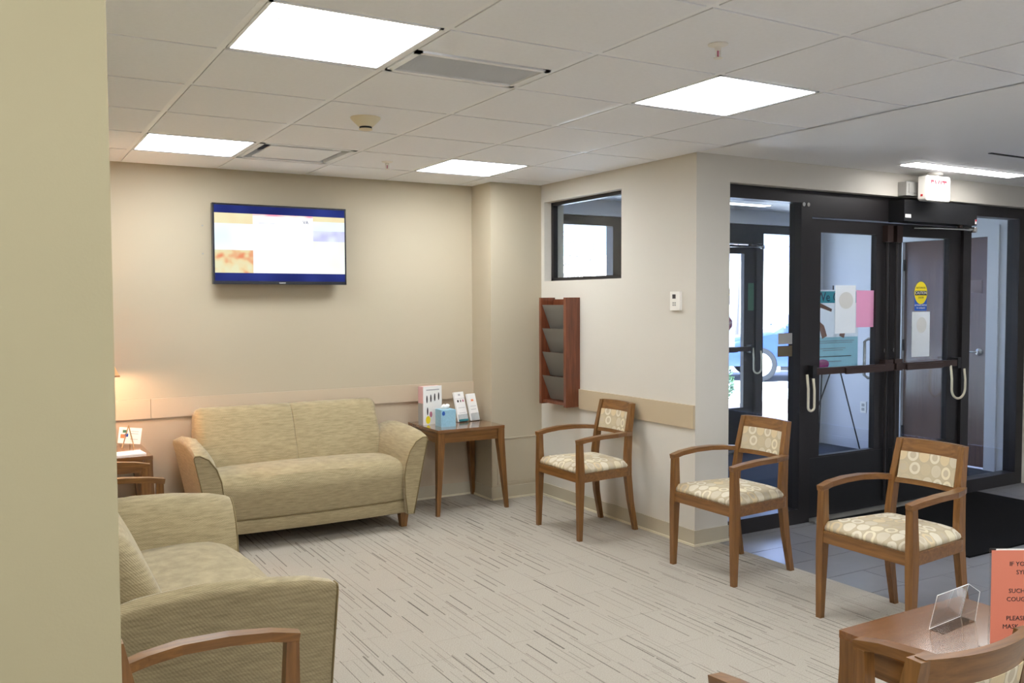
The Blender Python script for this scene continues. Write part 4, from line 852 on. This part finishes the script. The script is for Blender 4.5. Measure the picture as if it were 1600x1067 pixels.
# ------------------------------------------------------------------ outdoors
gm = plain('pale_ground', srgb(214, 216, 202), 0.95, spec=0.05, var=0.2, scale=0.6)
g = tag(obj('ground', B((-30, 70, YE + 0.16, 90, -0.14, -0.02)), gm), 'sunlit pale ground outside the entrance', 'ground', None, 'structure')
obj('pavement', B((3, 12, YE + 0.16, 8.6, -0.02, -0.01)), plain('concrete', srgb(222, 220, 214), 0.9, var=0.06, scale=3), g); obj('parking_lot', B((-30, 70, 11.2, 24, -0.02, -0.012)), plain('asphalt', srgb(150, 150, 152), 0.9, var=0.1, scale=5), g)
obj('mulch_bed', B((7.3, 11.5, 8.6, 9.6, -0.02, 0.03)), plain('mulch', srgb(120, 100, 90), 0.95, var=0.5, scale=30, bump=1, bscale=60), g)
def bush(x, y, r, h, label):
    t = tag(empty('bush', (x, y, 0)), label, 'bush'); bm = bmesh.new()
    for k in range(1500):
        u = random.random()*2*PI; v = random.random()**0.5; z = random.random(); rr = r*math.sin(PI*min(1, 0.12 + 0.88*(1 - z)))**0.6*(0.75 + 0.3*v)
        c = Vector((rr*math.cos(u), rr*math.sin(u), 0.05 + z*h)); n1 = Vector((random.uniform(-1, 1), random.uniform(-1, 1), random.uniform(-0.4, 1))).normalized(); a1 = n1.orthogonal().normalized(); b1 = n1.cross(a1); s = 0.028
        bm.faces.new([bm.verts.new(c + a1*s), bm.verts.new(c + b1*s*0.5), bm.verts.new(c - a1*s), bm.verts.new(c - b1*s*0.5)])
    tag(obj('foliage', bm, plain('bush_green', srgb(62, 92, 60), 0.7, var=0.35, scale=20), t), kind='stuff')
    bm = bmesh.new(); lathe(bm, [(0.03, 0), (0.02, h*0.7)], 8); obj('stem', bm, M['wood_z'], t)
    bm = bmesh.new(); lathe(bm, [(r*0.75, -0.02), (r*0.72, h*0.92), (r*0.3, h)], 14); obj('inner_mass', bm, plain('bush_dark', srgb(36, 56, 38), 0.9, var=0.3, scale=25), t)
bush(8.02, 8.78, 0.40, 0.74, 'green clipped bush outside the outer door')
# car
def car():
    t = empty('car'); body = plain('navy_car_paint', srgb(52, 72, 122), 0.25, metal=0.3, coat=0.6); 
    prof = [(-2.25, 0.30), (-2.28, 0.55), (-2.15, 0.72), (-1.2, 0.93), (-0.2, 0.98), (1.5, 1.0), (2.2, 0.95), (2.3, 0.6), (2.25, 0.30)]
    bm = bmesh.new(); rings = []
    for y, k in ((-0.88, 0.97), (-0.84, 1.0), (0.84, 1.0), (0.88, 0.97)): rings.append([(x*k, y, 0.25 + (z - 0.25)*(k if abs(y) > 0.86 else 1)) for x, z in prof])
    loft(bm, rings); obj('body', bm, body, t, smooth=True)
    bm = bmesh.new(); hexa(bm, [(-1.15, -0.80, 0.92), (1.7, -0.80, 0.95), (1.7, 0.80, 0.95), (-1.15, 0.80, 0.92)], [(-0.35, -0.62, 1.42), (1.05, -0.62, 1.42), (1.05, 0.62, 1.42), (-0.35, 0.62, 1.42)]); obj('cabin_glass', bm, plain('car_glass', srgb(70, 80, 92), 0.1), t, bev=0.03)
    bm = bmesh.new(); hexa(bm, [(-0.42, -0.64, 1.40), (1.12, -0.64, 1.40), (1.12, 0.64, 1.40), (-0.42, 0.64, 1.40)], [(-0.25, -0.55, 1.47), (0.95, -0.55, 1.47), (0.95, 0.55, 1.47), (-0.25, 0.55, 1.47)]); obj('roof', bm, body, t, bev=0.02)
    for sx in (-1.4, 1.4):
        for sy in (-1, 1):
            bm = bmesh.new(); loft(bm, [[(sx + r*math.cos(q), yy, 0.33 + r*math.sin(q)) for q in [2*PI*k/24 for k in range(24)]] for yy, r in ((sy*0.68, 0.32), (sy*0.88, 0.33), (sy*0.90, 0.31))]); w = obj('wheel', bm, M['black'], t)
            bm = bmesh.new(); loft(bm, [[(sx + r*math.cos(q), yy, 0.33 + r*math.sin(q)) for q in [2*PI*k/24 for k in range(24)]] for yy, r in ((sy*0.89, 0.235), (sy*0.905, 0.225))]); obj('rim', bm, M['white'], w)
            for k in range(5):
                q = 2*PI*k/5; bm = bmesh.new(); loft(bm, [[(sx + 0.14*math.cos(q) + 0.035*math.cos(u), yy, 0.33 + 0.14*math.sin(q) + 0.035*math.sin(u)) for u in [2*PI*j/8 for j in range(8)]] for yy in (sy*0.9052, sy*0.908)]); obj('rim_opening', bm, M['grey_plastic'], w)
    for sy in (-1, 1): obj('headlight', B((-2.2, -1.95, sy*0.72 - 0.14, sy*0.72 + 0.14, 0.62, 0.74)), M['white'], t, bev=0.03); obj('mirror', B((-0.95, -0.78, sy*0.95 - 0.09, sy*0.95 + 0.09, 0.95, 1.07)), body, t, bev=0.03)
    obj('sill', B((-1.0, 1.0, -0.87, -0.80, 0.22, 0.32)), M['black'], t)
    return t
cr = car(); cr.location = (14.3, 12.1, -0.012); cr.rotation_euler = (0, 0, math.radians(-38)); tag(cr, 'dark blue parked car outside the side glass', 'car')
bark = plain('pale_bark', srgb(150, 140, 130), 0.9, var=0.2, scale=8)
def tree(x, y, h, label):
    t = tag(empty('bare_tree', (x, y, 0)), label, 'tree', 'bare trees beyond the car park'); bm = bmesh.new(); tube(bm, [(0, 0, -0.05), (0.1, 0, h*0.4), (0.05, 0.1, h*0.75), (0.1, 0.05, h)], [0.16, 0.12, 0.07, 0.02], 7); obj('trunk', bm, bark, t, smooth='all')
    bm = bmesh.new()
    def br(p, d, l, r, n):
        q = p + d*l; mdl = p + d*l*0.5 + Vector((random.uniform(-1, 1), random.uniform(-1, 1), 0))*l*0.08; tube(bm, [p, mdl, q], [r, r*0.75, r*0.45], 5)
        if n:
            for _ in range(3): br(p + d*l*random.uniform(0.4, 1), (d + Vector((random.uniform(-1, 1), random.uniform(-1, 1), random.uniform(-0.4, 0.8)))*0.8).normalized(), l*0.6, r*0.5, n-1)
    for k in range(11):
        z = h*random.uniform(0.2, 0.95); a = random.random()*2*PI; br(Vector((0.07, 0.03, z)), Vector((math.cos(a), math.sin(a), random.uniform(0.2, 0.9))).normalized(), h*0.28*(1.15 - z/h), 0.045, 2)
    obj('branches', bm, bark, t, smooth='all')
for k, (x, y) in enumerate(((17, 20), (21, 21.5), (25, 21), (13.5, 22), (30, 24), (19, 27), (24, 28), (15, 28))): tree(x, y, 5.5 + (k*37 % 5)*0.6, 'pale bare tree beyond the car park seen through the glass')
bm = bmesh.new(); nx = 40
rows = []
for j, (yy, zz) in enumerate(((24.5, -0.1), (27, 0.9), (31, 2.2), (38, 3.6), (50, 4.6))): rows.append([bm.verts.new((-20 + 90*i/nx, yy + random.uniform(-0.4, 0.4), zz + (random.uniform(-0.25, 0.25) if j else 0))) for i in range(nx+1)])
for a_, b_ in zip(rows[:-1], rows[1:]):
    for i in range(nx): bm.faces.new((a_[i], a_[i+1], b_[i+1], b_[i]))
tag(obj('hillside', bm, plain('dry_hill', srgb(190, 186, 164), 0.95, var=0.25, scale=0.8), smooth='all'), 'pale brush covered bank beyond the car park', 'hill', None, 'structure')
